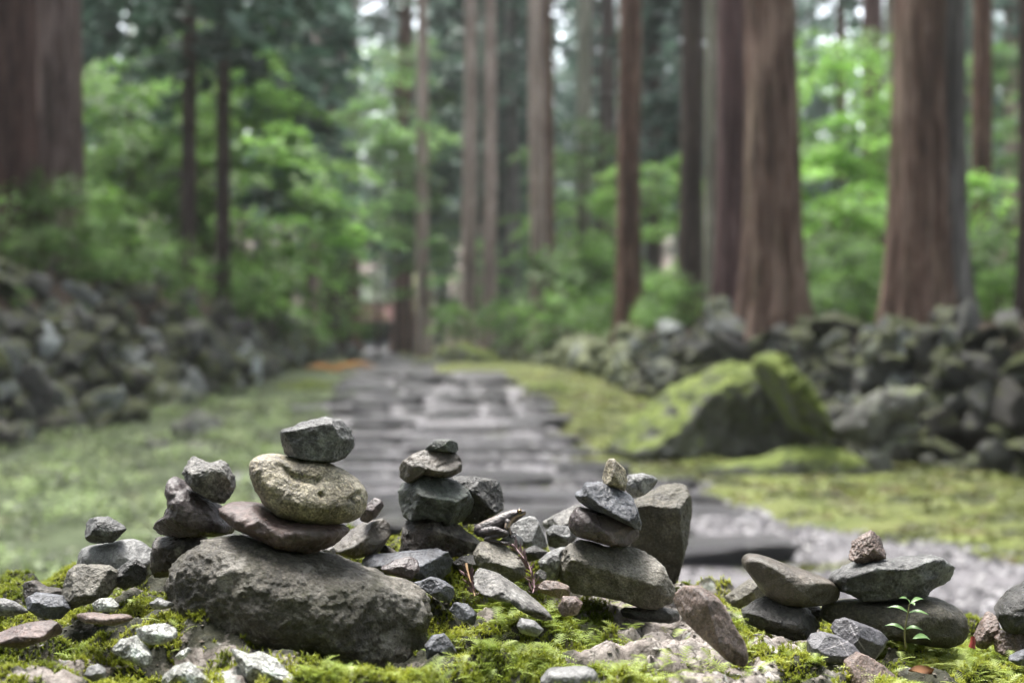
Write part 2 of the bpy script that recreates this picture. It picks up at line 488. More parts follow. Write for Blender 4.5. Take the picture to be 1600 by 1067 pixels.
def build_steps():
    rg = np.random.default_rng(31)
    rows = [6.35, 7.25, 8.0, 8.7, 9.5, 10.3, 11.2, 12.2, 13.3, 14.6]
    for Y in rows:                                  # long kerb-like treads of the lower flight
        xl, xr = float(path_l(Y)) + 0.05, float(path_r(Y)) - 0.05
        if Y < 7.6: xr = xr - (1.0 if Y < 7 else 0.9)
        x = xl
        while x < xr - 0.15:
            w = min(rg.uniform(0.7, 1.3), xr - x)
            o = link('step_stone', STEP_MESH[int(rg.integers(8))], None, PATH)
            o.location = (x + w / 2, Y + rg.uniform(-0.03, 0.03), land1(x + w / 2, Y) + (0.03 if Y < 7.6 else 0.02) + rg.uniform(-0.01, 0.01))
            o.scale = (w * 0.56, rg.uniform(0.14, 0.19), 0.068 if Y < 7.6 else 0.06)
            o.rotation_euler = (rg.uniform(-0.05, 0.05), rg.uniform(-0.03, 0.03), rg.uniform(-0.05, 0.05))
            x += w * 1.0 + 0.02
    for r, Y in enumerate(STEPS + list(np.arange(26, 46, 2.0))):   # rough flight of natural stones higher up
        for layer in (0, 1):
            xl, xr = float(path_l(Y)) - 0.1, float(path_r(Y)) + 0.1
            x = xl + rg.uniform(-0.2, 0.1)
            while x < xr - 0.15:
                w = rg.uniform(0.3, 0.95)
                if rg.uniform() < (0.96 if layer == 0 else 0.6):
                    top = float(g_path(Y + (1.4 if Y < 24.6 else 0))) + 0.045
                    hh = rg.uniform(0.075, 0.1) if layer == 0 else rg.uniform(0.05, 0.07)
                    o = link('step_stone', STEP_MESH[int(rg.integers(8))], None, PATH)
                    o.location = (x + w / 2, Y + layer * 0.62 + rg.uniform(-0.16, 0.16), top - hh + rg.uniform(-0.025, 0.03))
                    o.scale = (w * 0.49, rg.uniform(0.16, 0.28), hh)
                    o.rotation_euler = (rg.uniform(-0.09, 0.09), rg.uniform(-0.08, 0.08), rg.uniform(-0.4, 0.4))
                x += w * 1.03
    for _ in range(14):                              # odd stones between the treads
        Y = rg.uniform(15.6, 25); x = rg.uniform(float(path_l(Y)), float(path_r(Y))); w = rg.uniform(0.15, 0.4)
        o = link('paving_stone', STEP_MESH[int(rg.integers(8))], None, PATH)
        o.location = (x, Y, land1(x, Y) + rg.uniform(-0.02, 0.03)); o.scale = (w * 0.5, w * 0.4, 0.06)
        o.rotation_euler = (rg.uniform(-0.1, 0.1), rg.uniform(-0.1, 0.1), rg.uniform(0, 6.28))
build_steps()

# ------------------------------------------------------------------ stones from their seen outline, with real depth
REG = {0: (0, 0, 1.0), 1: (0, 620, 420 / 1003), 2: (220, 620, 520 / 1241), 3: (540, 640, 0.3), 4: (640, 680, 480 / 1323), 5: (1020, 780, 580 / 1600)}
def topx(reg, pts):
    ox, oy, s = REG[reg]
    return np.array([(ox + a * s, oy + b * s) for a, b in pts], float)

def outline_radius(poly, nbin=360, smooth=2.0):
    """poly: (n,2) x,z points round the origin -> radius per angle bin"""
    p = np.vstack([poly, poly[:1]])
    seg = []
    for a, b in zip(p[:-1], p[1:]):
        t = np.linspace(0, 1, 80)[:, None]
        seg.append(a * (1 - t) + b * t)
    q = np.vstack(seg)
    th = np.arctan2(q[:, 1], q[:, 0]); rr = np.hypot(q[:, 0], q[:, 1])
    b = ((th + math.pi) / (2 * math.pi) * nbin).astype(int) % nbin
    R_ = np.zeros(nbin)
    np.maximum.at(R_, b, rr)
    idx = np.where(R_ > 0)[0]
    R_ = np.interp(np.arange(nbin), np.concatenate([idx - nbin, idx, idx + nbin]), np.tile(R_[idx], 3))
    if smooth > 0:
        kx = np.arange(-24, 25); kk = np.exp(-0.5 * (kx / smooth) ** 2); kk /= kk.sum()
        R_ = np.convolve(np.concatenate([R_[-24:], R_, R_[:24]]), kk, 'valid')
    return R_

def rad_at(R_, th):
    n = len(R_)
    t = (th + math.pi) / (2 * math.pi) * n - 0.5
    i = np.floor(t).astype(int); f = t - i
    return R_[i % n] * (1 - f) + R_[(i + 1) % n] * f

STONES = {}
def stone(key, label, reg, pts, Y, mat, depth=0.8, n=6, p=2.3, facets=6, ang=0.05, rough=1.0, seed=None, smooth=3.0, cuts=(), grooves=(), marks=(), name='stone', cat='stone', group=None, fmin=0.55):
    seed = seed if seed is not None else (sum(ord(c) * (i + 3) for i, c in enumerate(key)) % 997)
    px = topx(reg, pts)
    w = np.stack([(px[:, 0] - CX) * Y / FPX, HC + (CY - px[:, 1]) * Y / FPX], 1)
    # area centroid
    a, b = w, np.roll(w, -1, 0)
    cr = a[:, 0] * b[:, 1] - b[:, 0] * a[:, 1]
    c = ((a + b) * cr[:, None]).sum(0) / (3 * cr.sum())
    poly = w - c
    R_ = outline_radius(poly, 360, smooth)
    size = math.sqrt(abs(cr.sum()) / 2 / math.pi)
    ext = np.ptp(poly, axis=0)
    D = depth * min(ext.min() * 0.5 * 1.25, ext.max() * 0.5)
    d, f = ICO[n]
    rho = np.hypot(d[:, 0], d[:, 2]); th = np.arctan2(d[:, 2], d[:, 0])
    Rt = rad_at(R_, th)
    r = ((rho / Rt) ** p + (np.abs(d[:, 1]) / D) ** p) ** (-1 / p)
    rg = np.random.default_rng(seed)
    planes = []
    for _ in range(facets):
        for _try in range(20):
            nn = rg.normal(size=3); nn[1] = -abs(nn[1]) if rg.uniform() < 0.7 else abs(nn[1]); nn /= np.linalg.norm(nn)
            if 0.3 < abs(nn[1]) < 0.93: break
        planes.append((nn, rg.uniform(0.62, 0.92)))
    for cn, off in cuts:
        cn = np.array(cn, float); planes.append((cn / np.linalg.norm(cn), off))
    for nn, off in planes:
        dp = d @ nn
        sup = (dp * r).max()
        lim = np.where(dp > 0.02, off * sup / np.maximum(dp, 0.02), 1e3)
        r = np.maximum(smin(r, np.minimum(lim, r + 10 * size), ang * size), r * fmin)
    v = d * r[:, None]
    # bring the outline back to what is seen
    pr = np.hypot(v[:, 0], v[:, 2]); bins = ((th + math.pi) / (2 * math.pi) * 90).astype(int) % 90
    mx = np.zeros(90); np.maximum.at(mx, bins, pr)
    R90 = R_.reshape(90, 4).mean(1)
    sc = np.where(mx > 0, R90 / np.maximum(mx, 1e-6), 1.0)
    kk = np.array([1, 2, 3, 2, 1]) / 9.0
    sc = np.convolve(np.concatenate([sc[-2:], sc, sc[:2]]), kk, 'valid')
    sc = np.clip(rad_at(sc, th), 0.8, 1.4)
    v[:, 0] *= sc; v[:, 2] *= sc
    # surface relief: broad dents, chips, grain
    nv = v / size
    q = 0.055 * fbm(nv * 1.3 + seed, 3, seed) + 0.04 * (fbm(nv * 2.6 + 5 + seed, 3, seed + 7, ridged=True) - 0.35) + 0.022 * fbm(nv * 7 + seed, 4, seed + 3, 0.6) + 0.012 * fbm(nv * 20 + seed, 3, seed + 5, 0.65)
    v = v * (1 + rough * q[:, None])
    mark = np.zeros(len(v))
    if len(grooves) or len(marks):
        vx = v + np.array([c[0], Y, c[1]])
        ppx = CX + vx[:, 0] * FPX / vx[:, 1]; ppy = CY - (vx[:, 2] - HC) * FPX / vx[:, 1]
        def dist(line):
            L = topx(line[0], line[1]); best = np.full(len(v), 1e9)
            for a_, b_ in zip(L[:-1], L[1:]):
                ab = b_ - a_; t = np.clip(((ppx - a_[0]) * ab[0] + (ppy - a_[1]) * ab[1]) / (ab @ ab), 0, 1)
                best = np.minimum(best, np.hypot(ppx - a_[0] - t * ab[0], ppy - a_[1] - t * ab[1]))
            return best
        for (rg_, ln, wd, dp) in grooves:
            m = np.exp(-(dist((rg_, ln)) / wd) ** 2) * (d[:, 1] < 0.1)
            v = v * (1 - dp * m)[:, None]
        for (rg_, ln, wd) in marks:
            mark = np.maximum(mark, np.exp(-(dist((rg_, ln)) / wd) ** 2) * (d[:, 1] < 0.2))
    me = mesh_np(name, v, f)
    if len(marks): attr(me, 'mark', mark)
    o = link(name, me, mat, None, (c[0], Y, c[1]))
    tag(o, label, cat, group)
    STONES[key] = o
    return o

# ------------------------------------------------------------------ materials of the near stones
S_GREY = rock_mat('grey speckled stone', (0.035, 0.035, 0.035), (0.11, 0.11, 0.107), (0.24, 0.24, 0.235), 30, 0.5, 0.75, (0.36, 0.37, 0.35), 0.45, None, 0, 0.7)
S_PALE = rock_mat('pale rough stone', (0.06, 0.055, 0.05), (0.19, 0.18, 0.165), (0.36, 0.35, 0.33), 36, 0.55, 0.8, (0.42, 0.42, 0.40), 0.4, None, 0, 0.8)
S_TAN = rock_mat('ochre speckled stone', (0.085, 0.07, 0.045), (0.225, 0.195, 0.135), (0.36, 0.32, 0.24), 26, 0.5, 0.8, (0.42, 0.39, 0.31), 0.35, (0.12, 0.10, 0.05), 0.4, 0.55, None, 0.6, tone=0.9)
S_BROWN = rock_mat('brown river stone', (0.045, 0.036, 0.028), (0.115, 0.095, 0.075), (0.21, 0.185, 0.155), 24, 0.42, 0.5, None, 0, (0.05, 0.05, 0.025), 0.5, 0.5)
S_OLIVE = rock_mat('dark olive stained boulder', (0.034, 0.030, 0.022), (0.098, 0.087, 0.068), (0.22, 0.20, 0.17), 17, 0.55, 0.65, (0.30, 0.28, 0.25), 0.7, (0.035, 0.034, 0.010), 0.8, 1.5, tone=1.05)
S_PURPLE = rock_mat('wet purple brown stone', (0.035, 0.026, 0.027), (0.09, 0.068, 0.067), (0.19, 0.155, 0.15), 22, 0.36, 0.45, None, 0, None, 0, 0.45)
S_RED = rock_mat('reddish flat stone', (0.055, 0.034, 0.030), (0.14, 0.09, 0.08), (0.25, 0.18, 0.16), 24, 0.42, 0.5, None, 0, (0.045, 0.04, 0.03), 0.5, 0.55)
S_SLATE = rock_mat('blue grey slate', (0.04, 0.042, 0.05), (0.115, 0.12, 0.14), (0.23, 0.24, 0.27), 34, 0.42, 0.5, None, 0, None, 0, 0.65)
S_GREEN = rock_mat('dark green stone', (0.022, 0.028, 0.022), (0.07, 0.08, 0.066), (0.17, 0.19, 0.165), 34, 0.42, 0.65, (0.22, 0.25, 0.22), 0.3, None, 0, 0.75)
S_DARK = rock_mat('dark wet stone', (0.02, 0.02, 0.018), (0.06, 0.057, 0.052), (0.16, 0.15, 0.14), 34, 0.4, 0.65, None, 0, None, 0, 0.85)
S_CHIP = rock_mat('chipped brown stone', (0.03, 0.025, 0.02), (0.09, 0.075, 0.062), (0.23, 0.205, 0.175), 40, 0.4, 0.7, None, 0, (0.075, 0.04, 0.03), 0.6, 0.9)
S_SMOOTH = rock_mat('smooth grey stone', (0.09, 0.09, 0.088), (0.17, 0.17, 0.165), (0.27, 0.27, 0.265), 20, 0.45, 0.5, None, 0, None, 0, 0.4, tone=0.8)
S_GTAN = rock_mat('grey tan boulder', (0.06, 0.052, 0.038), (0.16, 0.145, 0.115), (0.31, 0.29, 0.25), 22, 0.55, 0.7, (0.36, 0.34, 0.30), 0.4, (0.055, 0.052, 0.025), 0.65, 0.8, tone=0.75)
S_BLOCK = rock_mat('tall brown block', (0.035, 0.029, 0.018), (0.10, 0.088, 0.06), (0.21, 0.19, 0.15), 26, 0.55, 0.65, (0.30, 0.29, 0.26), 0.25, (0.06, 0.058, 0.025), 0.5, 0.8)
S_PINK = rock_mat('pinkish brown stone', (0.075, 0.05, 0.04), (0.195, 0.135, 0.11), (0.33, 0.25, 0.22), 26, 0.42, 0.7, None, 0, None, 0, 0.6)
S_WHITE = rock_mat('white lichen stone', (0.09, 0.085, 0.075), (0.28, 0.285, 0.265), (0.46, 0.48, 0.45), 55, 0.8, 0.9, (0.44, 0.50, 0.46), 0.6, (0.07, 0.075, 0.04), 0.3, 1.0, tone=1.2)
S_VEIN = rock_mat('veined grey purple stone', (0.05, 0.047, 0.053), (0.125, 0.12, 0.135), (0.21, 0.205, 0.225), 22, 0.45, 0.45, None, 0, None, 0, 0.5, (0.32, 0.30, 0.31))
S_STRIPE = rock_mat('white veined stone', (0.10, 0.10, 0.10), (0.24, 0.24, 0.235), (0.46, 0.46, 0.44), 40, 0.5, 0.7, (0.55, 0.55, 0.52), 0.5, None, 0, 0.8)

G_A, G_C, G_F, G_R = 'stones of the small cairn at the edge', 'stones of the tall cairn', 'stones of the frog cairn', 'stones of the cairn before the tall block'
# cairn at the left edge
stone('A1', 'small grey speckled egg of stone balanced on a smooth rounded stone', 1, [(314,475),(330,455),(365,447),(400,448),(440,468),(475,492),(455,520),(425,540),(370,548),(330,545),(317,515)], 1.17, S_GREY, 0.9, 6, 2.3, 5, smooth=2)
stone('A2', 'smooth grey brown rounded stone under the little speckled egg-shaped one', 1, [(275,620),(285,580),(320,556),(380,548),(440,535),(490,530),(530,545),(565,575),(575,610),(570,660),(540,690),(430,700),(330,660)], 1.18, S_SMOOTH, 1.0, 6, 2.3, 2, rough=0.5)
stone('A3', 'angular coarse tan stone propped in front of the smooth rounded stone', 1, [(240,690),(255,650),(275,628),(340,628),(400,633),(430,650),(440,700),(400,745),(330,770),(280,785),(245,772),(238,730)], 1.11, S_GTAN, 1.0, 6, 2.8, 6, 0.03, cuts=[((0.1, -0.8, 0.6), 0.72), ((0.8, -0.6, 0.1), 0.75)], smooth=2)
stone('A4', 'dark rough chunk wedged between the tan stone and the large boulder', 1, [(428,645),(475,615),(510,603),(545,635),(552,670),(530,698),(470,715),(435,700)], 1.12, S_DARK, 0.9, 6, 2.6, 8, 0.03, 1.3, smooth=1.5)
stone('A5', 'dark grey wedge lying below a brown chip at the mossy edge', 1, [(95,750),(130,730),(180,735),(230,745),(262,790),(230,825),(170,828),(110,790)], 1.09, S_SLATE, 0.9, 6, 2.8, 7, 0.03, smooth=1.5)
stone('A6', 'brown chip with a pale top behind the dark grey wedge', 1, [(84,720),(95,690),(125,685),(170,710),(215,715),(240,730),(240,765),(100,772),(86,750)], 1.14, S_CHIP, 0.9, 5, 2.8, 7, 0.03, smooth=1.5)
stone('A7', 'whitish lichened flat stone at the very left border', 1, [(-60,760),(0,752),(50,755),(85,775),(110,805),(40,815),(-60,812)], 1.1, S_STRIPE, 1.0, 5, 2.6, 4)
stone('A8', 'flat brown slab with a pale top lying on moss at the left border', 1, [(-50,895),(20,870),(60,855),(140,838),(200,834),(225,845),(225,882),(180,905),(90,932),(40,928),(-50,920)], 1.02, S_RED, 1.2, 6, 3.2, 5, 0.03, cuts=[((0.05, -0.5, 0.85), 0.6)], smooth=1.5)
stone('A9', 'thin pale pinkish flake sunk in moss below the tan stone', 1, [(272,815),(330,803),(400,815),(480,808),(505,830),(440,850),(300,838)], 1.04, S_PINK, 1.6, 5, 2.6, 4)
stone('A10', 'white lichen covered stone at the foot of the large boulder', 1, [(500,870),(540,852),(620,845),(655,870),(660,897),(620,918),(540,925),(510,905)], 1.0, S_WHITE, 1.1, 6, 2.6, 5, 0.06)
stone('A11', 'rough white lichened rock cut off by the bottom border', 1, [(600,1067),(610,1040),(650,1005),(700,992),(740,1025),(775,1060),(775,1090),(600,1090)], 0.955, S_WHITE, 1.2, 6, 2.4, 6, 0.05, 1.4)
stone('A12', 'ragged white lichened rock in front of the large boulder', 2, [(305,930),(345,948),(380,970),(440,956),(490,983),(525,1010),(600,1060),(620,1085),(430,1085),(395,1030),(340,970)], 0.965, S_WHITE, 1.2, 6, 2.4, 7, 0.05, 1.6)
stone('A13', 'little grey stone in moss next to the left end of the boulder', 1, [(558,768),(590,748),(640,768),(650,785),(610,792),(570,790)], 1.06, S_SMOOTH, 1.0, 5)
stone('A14', 'little greenish white stone in the moss below the dark rough chunk', 1, [(335,775),(370,752),(415,750),(445,778),(430,800),(350,800)], 1.07, S_WHITE, 1.0, 5)
stone('A15', 'white sliver of stone between two white lichened rocks', 1, [(652,968),(672,948),(700,935),(712,945),(692,972),(665,980)], 0.98, S_WHITE, 1.0, 5)
stone('A16', 'grey lump half under moss near the bottom left corner', 1, [(150,1050),(170,1010),(205,998),(240,1020),(245,1050),(200,1070)], 0.965, S_PURPLE, 1.0, 5)
stone('A17', 'greyish lump half under moss, between the corner lump and white rock', 1, [(315,1035),(330,1005),(365,997),(395,1020),(398,1050),(350,1065)], 0.96, S_SMOOTH, 1.0, 5)
stone('A18', 'long white lichen crusted ridge of stone in the moss below the white lichen covered stone', 1, [(420,940),(450,905),(500,895),(530,930),(560,960),(565,1005),(520,990),(460,960)], 0.985, S_WHITE, 1.2, 6, 2.3, 6, 0.05, 1.6)
# second cairn
stone('B1', 'rough grey stone with a notched top, topmost beside the tall cairn', 2, [(160,265),(175,232),(190,225),(225,238),(255,247),(290,237),(315,248),(345,300),(352,335),(340,375),(310,397),(275,388),(200,345),(172,318)], 1.14, S_PALE, 0.95, 6, 2.6, 5, 0.03, 1.3, smooth=1.5, cuts=[((-0.25, -0.45, 0.85), 0.72), ((0.35, -0.85, -0.3), 0.7)])
stone('B2', 'dark purple brown stone with a horn, under the notched grey stone', 2, [(48,490),(60,465),(90,440),(106,400),(96,350),(103,310),(120,297),(150,308),(200,345),(270,388),(300,410),(350,480),(342,507),(280,518),(100,522),(60,514)], 1.15, S_PURPLE, 0.95, 6, 2.4, 3, 0.06, 0.8, smooth=1.5, grooves=[(2, [(98,385),(130,360),(165,330)], 5, 0.05)])
stone('B3', 'grey brown block under the dark horned stone', 2, [(48,560),(52,526),(130,516),(240,514),(250,570),(200,640),(110,670),(60,668),(42,630)], 1.16, S_CHIP, 0.9, 6, 3.4, 4, 0.04, 0.8, smooth=1.5)
# tall cairn
stone('C4', 'large dark boulder that carries the tall cairn, biggest stone of all', 2, [(100,680),(105,640),(140,590),(200,545),(270,517),(350,510),(450,520),(550,550),(640,580),(760,610),(880,650),(980,690),(1050,735),(1075,790),(1072,900),(1062,970),(1040,1002),(980,1018),(860,1005),(700,965),(560,945),(420,920),(300,885),(200,852),(140,812),(108,752)], 1.10, S_OLIVE, 1.0, 7, 2.25, 0, 0.14, 1.0, smooth=2.0, group=G_C, cuts=[((0.62, -0.78, 0.1), 0.86)], fmin=0.65)
stone('C3', 'long flat reddish stone lying on the large boulder', 2, [(293,430),(300,402),(340,392),(430,395),(470,420),(560,455),(700,465),(770,478),(778,510),(720,555),(620,582),(520,563),(420,512),(340,472)], 1.10, S_RED, 1.6, 6, 2.3, 1, 0.08, 0.8, group=G_C)
stone('C2', 'rounded ochre speckled stone with a curved fold, second from the top', 2, [(405,255),(415,230),(450,213),(500,210),(540,222),(600,235),(680,240),(740,260),(800,300),(835,340),(842,385),(835,430),(800,462),(700,477),(600,470),(520,445),(460,400),(425,340),(408,290)], 1.10, S_TAN, 1.0, 7, 2.4, 3, 0.10, 0.6, group=G_C, grooves=[(2, [(515,250),(535,275),(560,298),(610,315),(655,325),(665,310)], 5.0, 0.10), (2, [(560,290),(620,300),(660,312)], 3, 0.05), (2, [(672,365),(676,372)], 4, 0.12), (2, [(790,380),(800,370),(815,362)], 4, 0.08)])
stone('C1', 'grey angular stone balanced on the very top of the tall cairn', 2, [(520,148),(530,120),(600,95),(690,75),(740,85),(775,115),(797,162),(796,190),(760,225),(725,246),(640,240),(550,222),(532,200)], 1.10, S_GREY, 1.0, 6, 2.8, 3, 0.04, 1.0, smooth=1.5, group=G_C, cuts=[((-0.2, -0.35, 0.92), 0.86), ((0.75, -0.6, -0.2), 0.76), ((-0.05, -1, 0.05), 0.62)])
stone('C5', 'brown rounded stone peeping out behind the right end of the large boulder', 2, [(960,720),(1000,688),(1060,703),(1110,745),(1128,800),(1122,855),(1085,893),(1030,900),(980,800)], 1.18, S_BROWN, 0.8, 6, 2.3, 2, 0.08, 0.5)
stone('C6', 'small grey angular stone at the lower right end of the large boulder', 2, [(1060,925),(1085,890),(1130,880),(1150,905),(1177,948),(1140,978),(1068,978)], 1.05, S_SLATE, 0.9, 6, 2.8, 6, 0.03, smooth=1.2)
stone('D2', 'brown rounded stone behind the tall cairn, carrying a purple wedge', 2, [(705,555),(760,510),(830,467),(900,453),(925,475),(935,515),(905,557),(880,587),(800,602),(730,592)], 1.22, S_BROWN, 0.9, 6, 2.4, 3, 0.08, 0.7)
stone('D1', 'small purple wedge on the brown stone behind the tall cairn', 2, [(815,440),(845,400),(872,374),(900,384),(910,402),(880,447),(850,467),(822,465)], 1.21, S_PURPLE, 0.9, 5, 2.8, 5, 0.03, smooth=1.2)
# slate pieces
stone('E1', 'long blue grey slate slab behind the large boulder', 3, [(40,795),(120,757),(250,745),(420,730),(500,722),(540,735),(555,770),(552,840),(490,885),(390,875),(200,840)], 1.2, S_SLATE, 1.1, 6, 3.0, 5, 0.03, smooth=1.5, cuts=[((0.0, -0.5, 0.86), 0.6)])
stone('E2', 'purplish grey stone lying against the slate slab', 3, [(170,825),(260,780),(330,765),(375,790),(388,832),(345,882),(290,872),(220,850)], 1.165, S_PURPLE, 0.9, 6, 2.6, 5, 0.04)
stone('E3', 'blue grey flake under the slate slab', 3, [(350,905),(440,870),(500,885),(560,925),(566,962),(545,1002),(480,985),(420,945)], 1.15, S_SLATE, 0.9, 6, 2.6, 6, 0.03, smooth=1.5)
# frog cairn
YF = 1.24
stone('F5', 'chipped brown angular stone at the foot of the frog cairn', 3, [(270,748),(290,700),(300,610),(340,535),(390,513),(470,512),(510,530),(560,580),(620,632),(695,690),(690,722),(600,760),(480,765),(360,760)], YF, S_CHIP, 1.0, 6, 2.8, 4, 0.025, 1.2, smooth=1.2, group=G_F, cuts=[((-0.3, -0.6, 0.74), 0.68), ((0.3, -0.85, -0.2), 0.62), ((0.5, -0.5, 0.7), 0.7)])
stone('F3', 'dark green angular stone in the middle of the frog cairn', 3, [(275,420),(285,385),(340,378),(365,350),(410,310),(440,325),(520,352),(590,378),(640,418),(662,470),(655,540),(612,592),(540,600),(430,560),(340,578),(300,545),(275,490)], YF, S_GREEN, 1.0, 6, 2.7, 3, 0.03, 1.1, smooth=1.2, group=G_F, cuts=[((0.25, -0.62, 0.74), 0.64), ((0.1, -0.9, -0.4), 0.66), ((-0.8, -0.6, 0.1), 0.75)])
stone('F4', 'blackish angular stone at the right shoulder of the frog cairn', 3, [(555,355),(600,347),(700,354),(780,365),(802,382),(815,450),(825,520),(765,552),(690,590),(610,600),(590,480)], 1.265, S_DARK, 1.0, 6, 2.8, 4, 0.03, 1.2, smooth=1.2, group=G_F, cuts=[((0.7, -0.6, 0.35), 0.66)])
stone('F2', 'brown creased stone below the smallest top stone of the frog cairn', 3, [(277,312),(290,275),(340,236),(400,213),(480,209),(560,219),(590,240),(607,285),(600,322),(540,352),(470,348),(400,338),(365,372),(320,387),(285,352)], YF, S_BROWN, 1.0, 6, 2.5, 3, 0.05, 0.9, group=G_F, grooves=[(3, [(490,300),(540,278),(600,262)], 3.5, 0.10), (3, [(330,268),(400,240),(470,232)], 4, 0.04)])
stone('F1', 'smallest dark stone on the very top of the frog cairn', 3, [(410,210),(425,188),(460,160),(500,152),(550,155),(580,175),(586,205),(570,224),(480,217)], YF, S_GREEN, 1.0, 6, 2.5, 6, 0.04, group=G_F)
stone('F6', 'grey tan stone directly below the frog', 3, [(665,750),(700,692),(750,680),(820,700),(870,740),(910,770),(940,812),(935,865),(860,900),(780,870),(690,820)], 1.19, S_GTAN, 1.0, 6, 2.6, 5, 0.05, 1.0)
stone('F7', 'small grey stone under the front foot of the frog', 3, [(798,685),(830,652),(880,645),(920,668),(925,705),(880,720),(840,702)], 1.2, S_SMOOTH, 0.9, 5, 2.5, 5)
stone('F8', 'smooth grey four sided stone right behind the frog', 3, [(850,630),(880,582),(960,555),(990,560),(1010,590),(1035,650),(1052,712),(1000,722),(930,715),(880,680)], 1.25, S_SMOOTH, 0.9, 6, 3.2, 3, 0.03, 0.5, smooth=1.2, cuts=[((0.7, -0.7, 0.1), 0.7), ((-0.1, -0.8, 0.5), 0.75)])
stone('F9', 'dark flat stone under the smooth four sided one', 3, [(920,730),(985,705),(1055,742),(1010,775),(960,795),(935,775)], 1.215, S_DARK, 1.0, 5, 2.5, 4)
stone('F10', 'white veined stone leaning on the left end of the grey tan boulder', 3, [(1003,788),(1050,745),(1120,715),(1165,720),(1150,800),(1120,885),(1060,895),(1020,845)], 1.2, S_STRIPE, 0.9, 6, 2.6, 6, 0.04)
stone('F11', 'flat topped pale stone behind, reaching toward the slate topped cairn', 4, [(562,382),(620,345),(700,310),(740,298),(760,340),(740,400),(640,420),(590,410)], 1.3, S_PALE, 1.1, 6, 2.8, 4, 0.04, cuts=[((-0.1, -0.4, 0.9), 0.6)])
stone('F12', 'dark broken stone under the pale flat topped one', 4, [(585,412),(620,385),(700,395),(722,440),(695,468),(640,488),(600,478)], 1.265, S_GREY, 1.0, 6, 2.8, 6, 0.03)
stone('F13', 'small whitish pebble between the purple twig and the white veined stone', 4, [(535,600),(560,572),(588,590),(590,622),(560,632)], 1.17, S_PALE, 0.9, 5)
stone('F14', 'small pinkish pebble under the white veined stone', 4, [(552,650),(575,625),(640,628),(690,650),(690,690),(640,700),(570,680)], 1.15, S_PINK, 0.9, 5)
# cairn with the slate
YG = 1.2
stone('G4', 'grey tan boulder at the base of the slate topped cairn', 4, [(640,582),(650,520),(680,470),(730,443),(790,455),(860,482),(940,475),(1010,500),(1080,545),(1112,600),(1147,660),(1142,700),(1080,737),(1000,742),(900,705),(800,685),(700,672),(655,632)], YG, S_GTAN, 1.0, 7, 2.5, 4, 0.07, 0.9, smooth=2, group=G_R, cuts=[((0.15, -0.6, 0.78), 0.7), ((-0.2, -0.9, -0.3), 0.68)])
stone('G3', 'shiny purple brown oval stone below the slate', 4, [(685,395),(690,350),(715,307),(770,315),(850,338),(920,368),(990,405),(992,440),(940,472),(870,477),(800,457),(710,432)], YG, S_PURPLE, 1.2, 6, 2.4, 2, 0.08, 0.5, group=G_R)
stone('G2', 'blue grey slate slab tilted down to one side on the purple oval stone', 4, [(713,255),(738,240),(755,205),(830,203),(900,233),(962,265),(985,330),(1000,380),(995,407),(930,377),(850,338),(760,310),(730,285)], YG, S_SLATE, 1.2, 6, 3.0, 4, 0.02, 1.0, smooth=1.0, group=G_R, cuts=[((0.3, -0.7, 0.65), 0.7)])
stone('G1', 'small upright ochre stone standing on top of the slate', 4, [(830,182),(845,120),(860,102),(880,98),(910,130),(930,150),(938,195),(925,240),(880,222),(835,207)], YG, S_TAN, 1.0, 6, 2.8, 4, 0.03, 0.8, smooth=1.2, group=G_R, cuts=[((0.6, -0.7, 0.3), 0.72)])
stone('G6', 'tall brown block standing upright behind the slate topped cairn', 4, [(940,300),(1000,268),(1090,222),(1150,212),(1195,220),(1212,258),(1217,300),(1202,400),(1172,520),(1152,600),(1130,635),(1080,640),(1000,600),(950,520),(935,420)], 1.3, S_BLOCK, 0.95, 7, 3.4, 2, 0.03, 0.8, smooth=1.2, cuts=[((-0.1, -0.55, 0.83), 0.83), ((-0.25, -0.95, -0.1), 0.7), ((0.8, -0.6, 0.0), 0.84)])
stone('G5', 'whitish stone lying on the tall block behind the slate', 4, [(925,205),(945,170),(1000,163),(1050,175),(1073,195),(1050,230),(1000,260),(965,270),(935,245)], 1.265, S_STRIPE, 0.9, 6, 2.5, 5, 0.05, group=G_R)
stone('G7', 'pinkish brown long stone sloping down to the moss', 5, [(88,440),(108,402),(150,378),(200,376),(250,400),(290,430),(320,480),(360,560),(400,620),(412,690),(390,718),(340,705),(270,650),(200,585),(130,515)], 1.03, S_PINK, 1.0, 6, 2.5, 2, 0.04, 0.7, cuts=[((0.6, -0.75, 0.3), 0.72), ((-0.75, -0.65, -0.1), 0.72)])
# stones on the right
stone('H1', 'smooth grey tapered stone pointing up, lying on a dark slab', 5, [(385,262),(400,238),(430,234),(500,250),(600,288),(700,320),(770,350),(808,390),(805,430),(760,447),(640,457),(550,452),(490,422),(430,340),(390,287)], 1.2, S_BROWN, 1.1, 6, 2.4, 2, 0.08, 0.45)
stone('H2', 'lichened brown stone behind the smooth tapered one', 5, [(308,432),(350,395),(420,345),(470,365),(500,415),(450,455),(380,474),(320,464)], 1.27, S_GTAN, 0.9, 6, 2.8, 6, 0.03)
stone('H3', 'dark angular slab under the smooth tapered stone', 5, [(378,477),(430,445),(490,423),(560,450),(680,475),(720,530),(737,557),(680,593),(600,600),(480,568),(400,525)], 1.19, S_DARK, 1.1, 6, 3.0, 4, 0.03, 0.9, smooth=1.2, cuts=[((0.0, -0.6, 0.8), 0.66)])
stone('H4', 'small rough pinkish stone on top of the long grey stone', 5, [(840,257),(850,220),(865,180),(910,155),(945,133),(985,170),(996,200),(999,252),(960,264),(880,273)], 1.2, S_PINK, 0.9, 6, 2.6, 8, 0.03, 1.8, smooth=1.0)
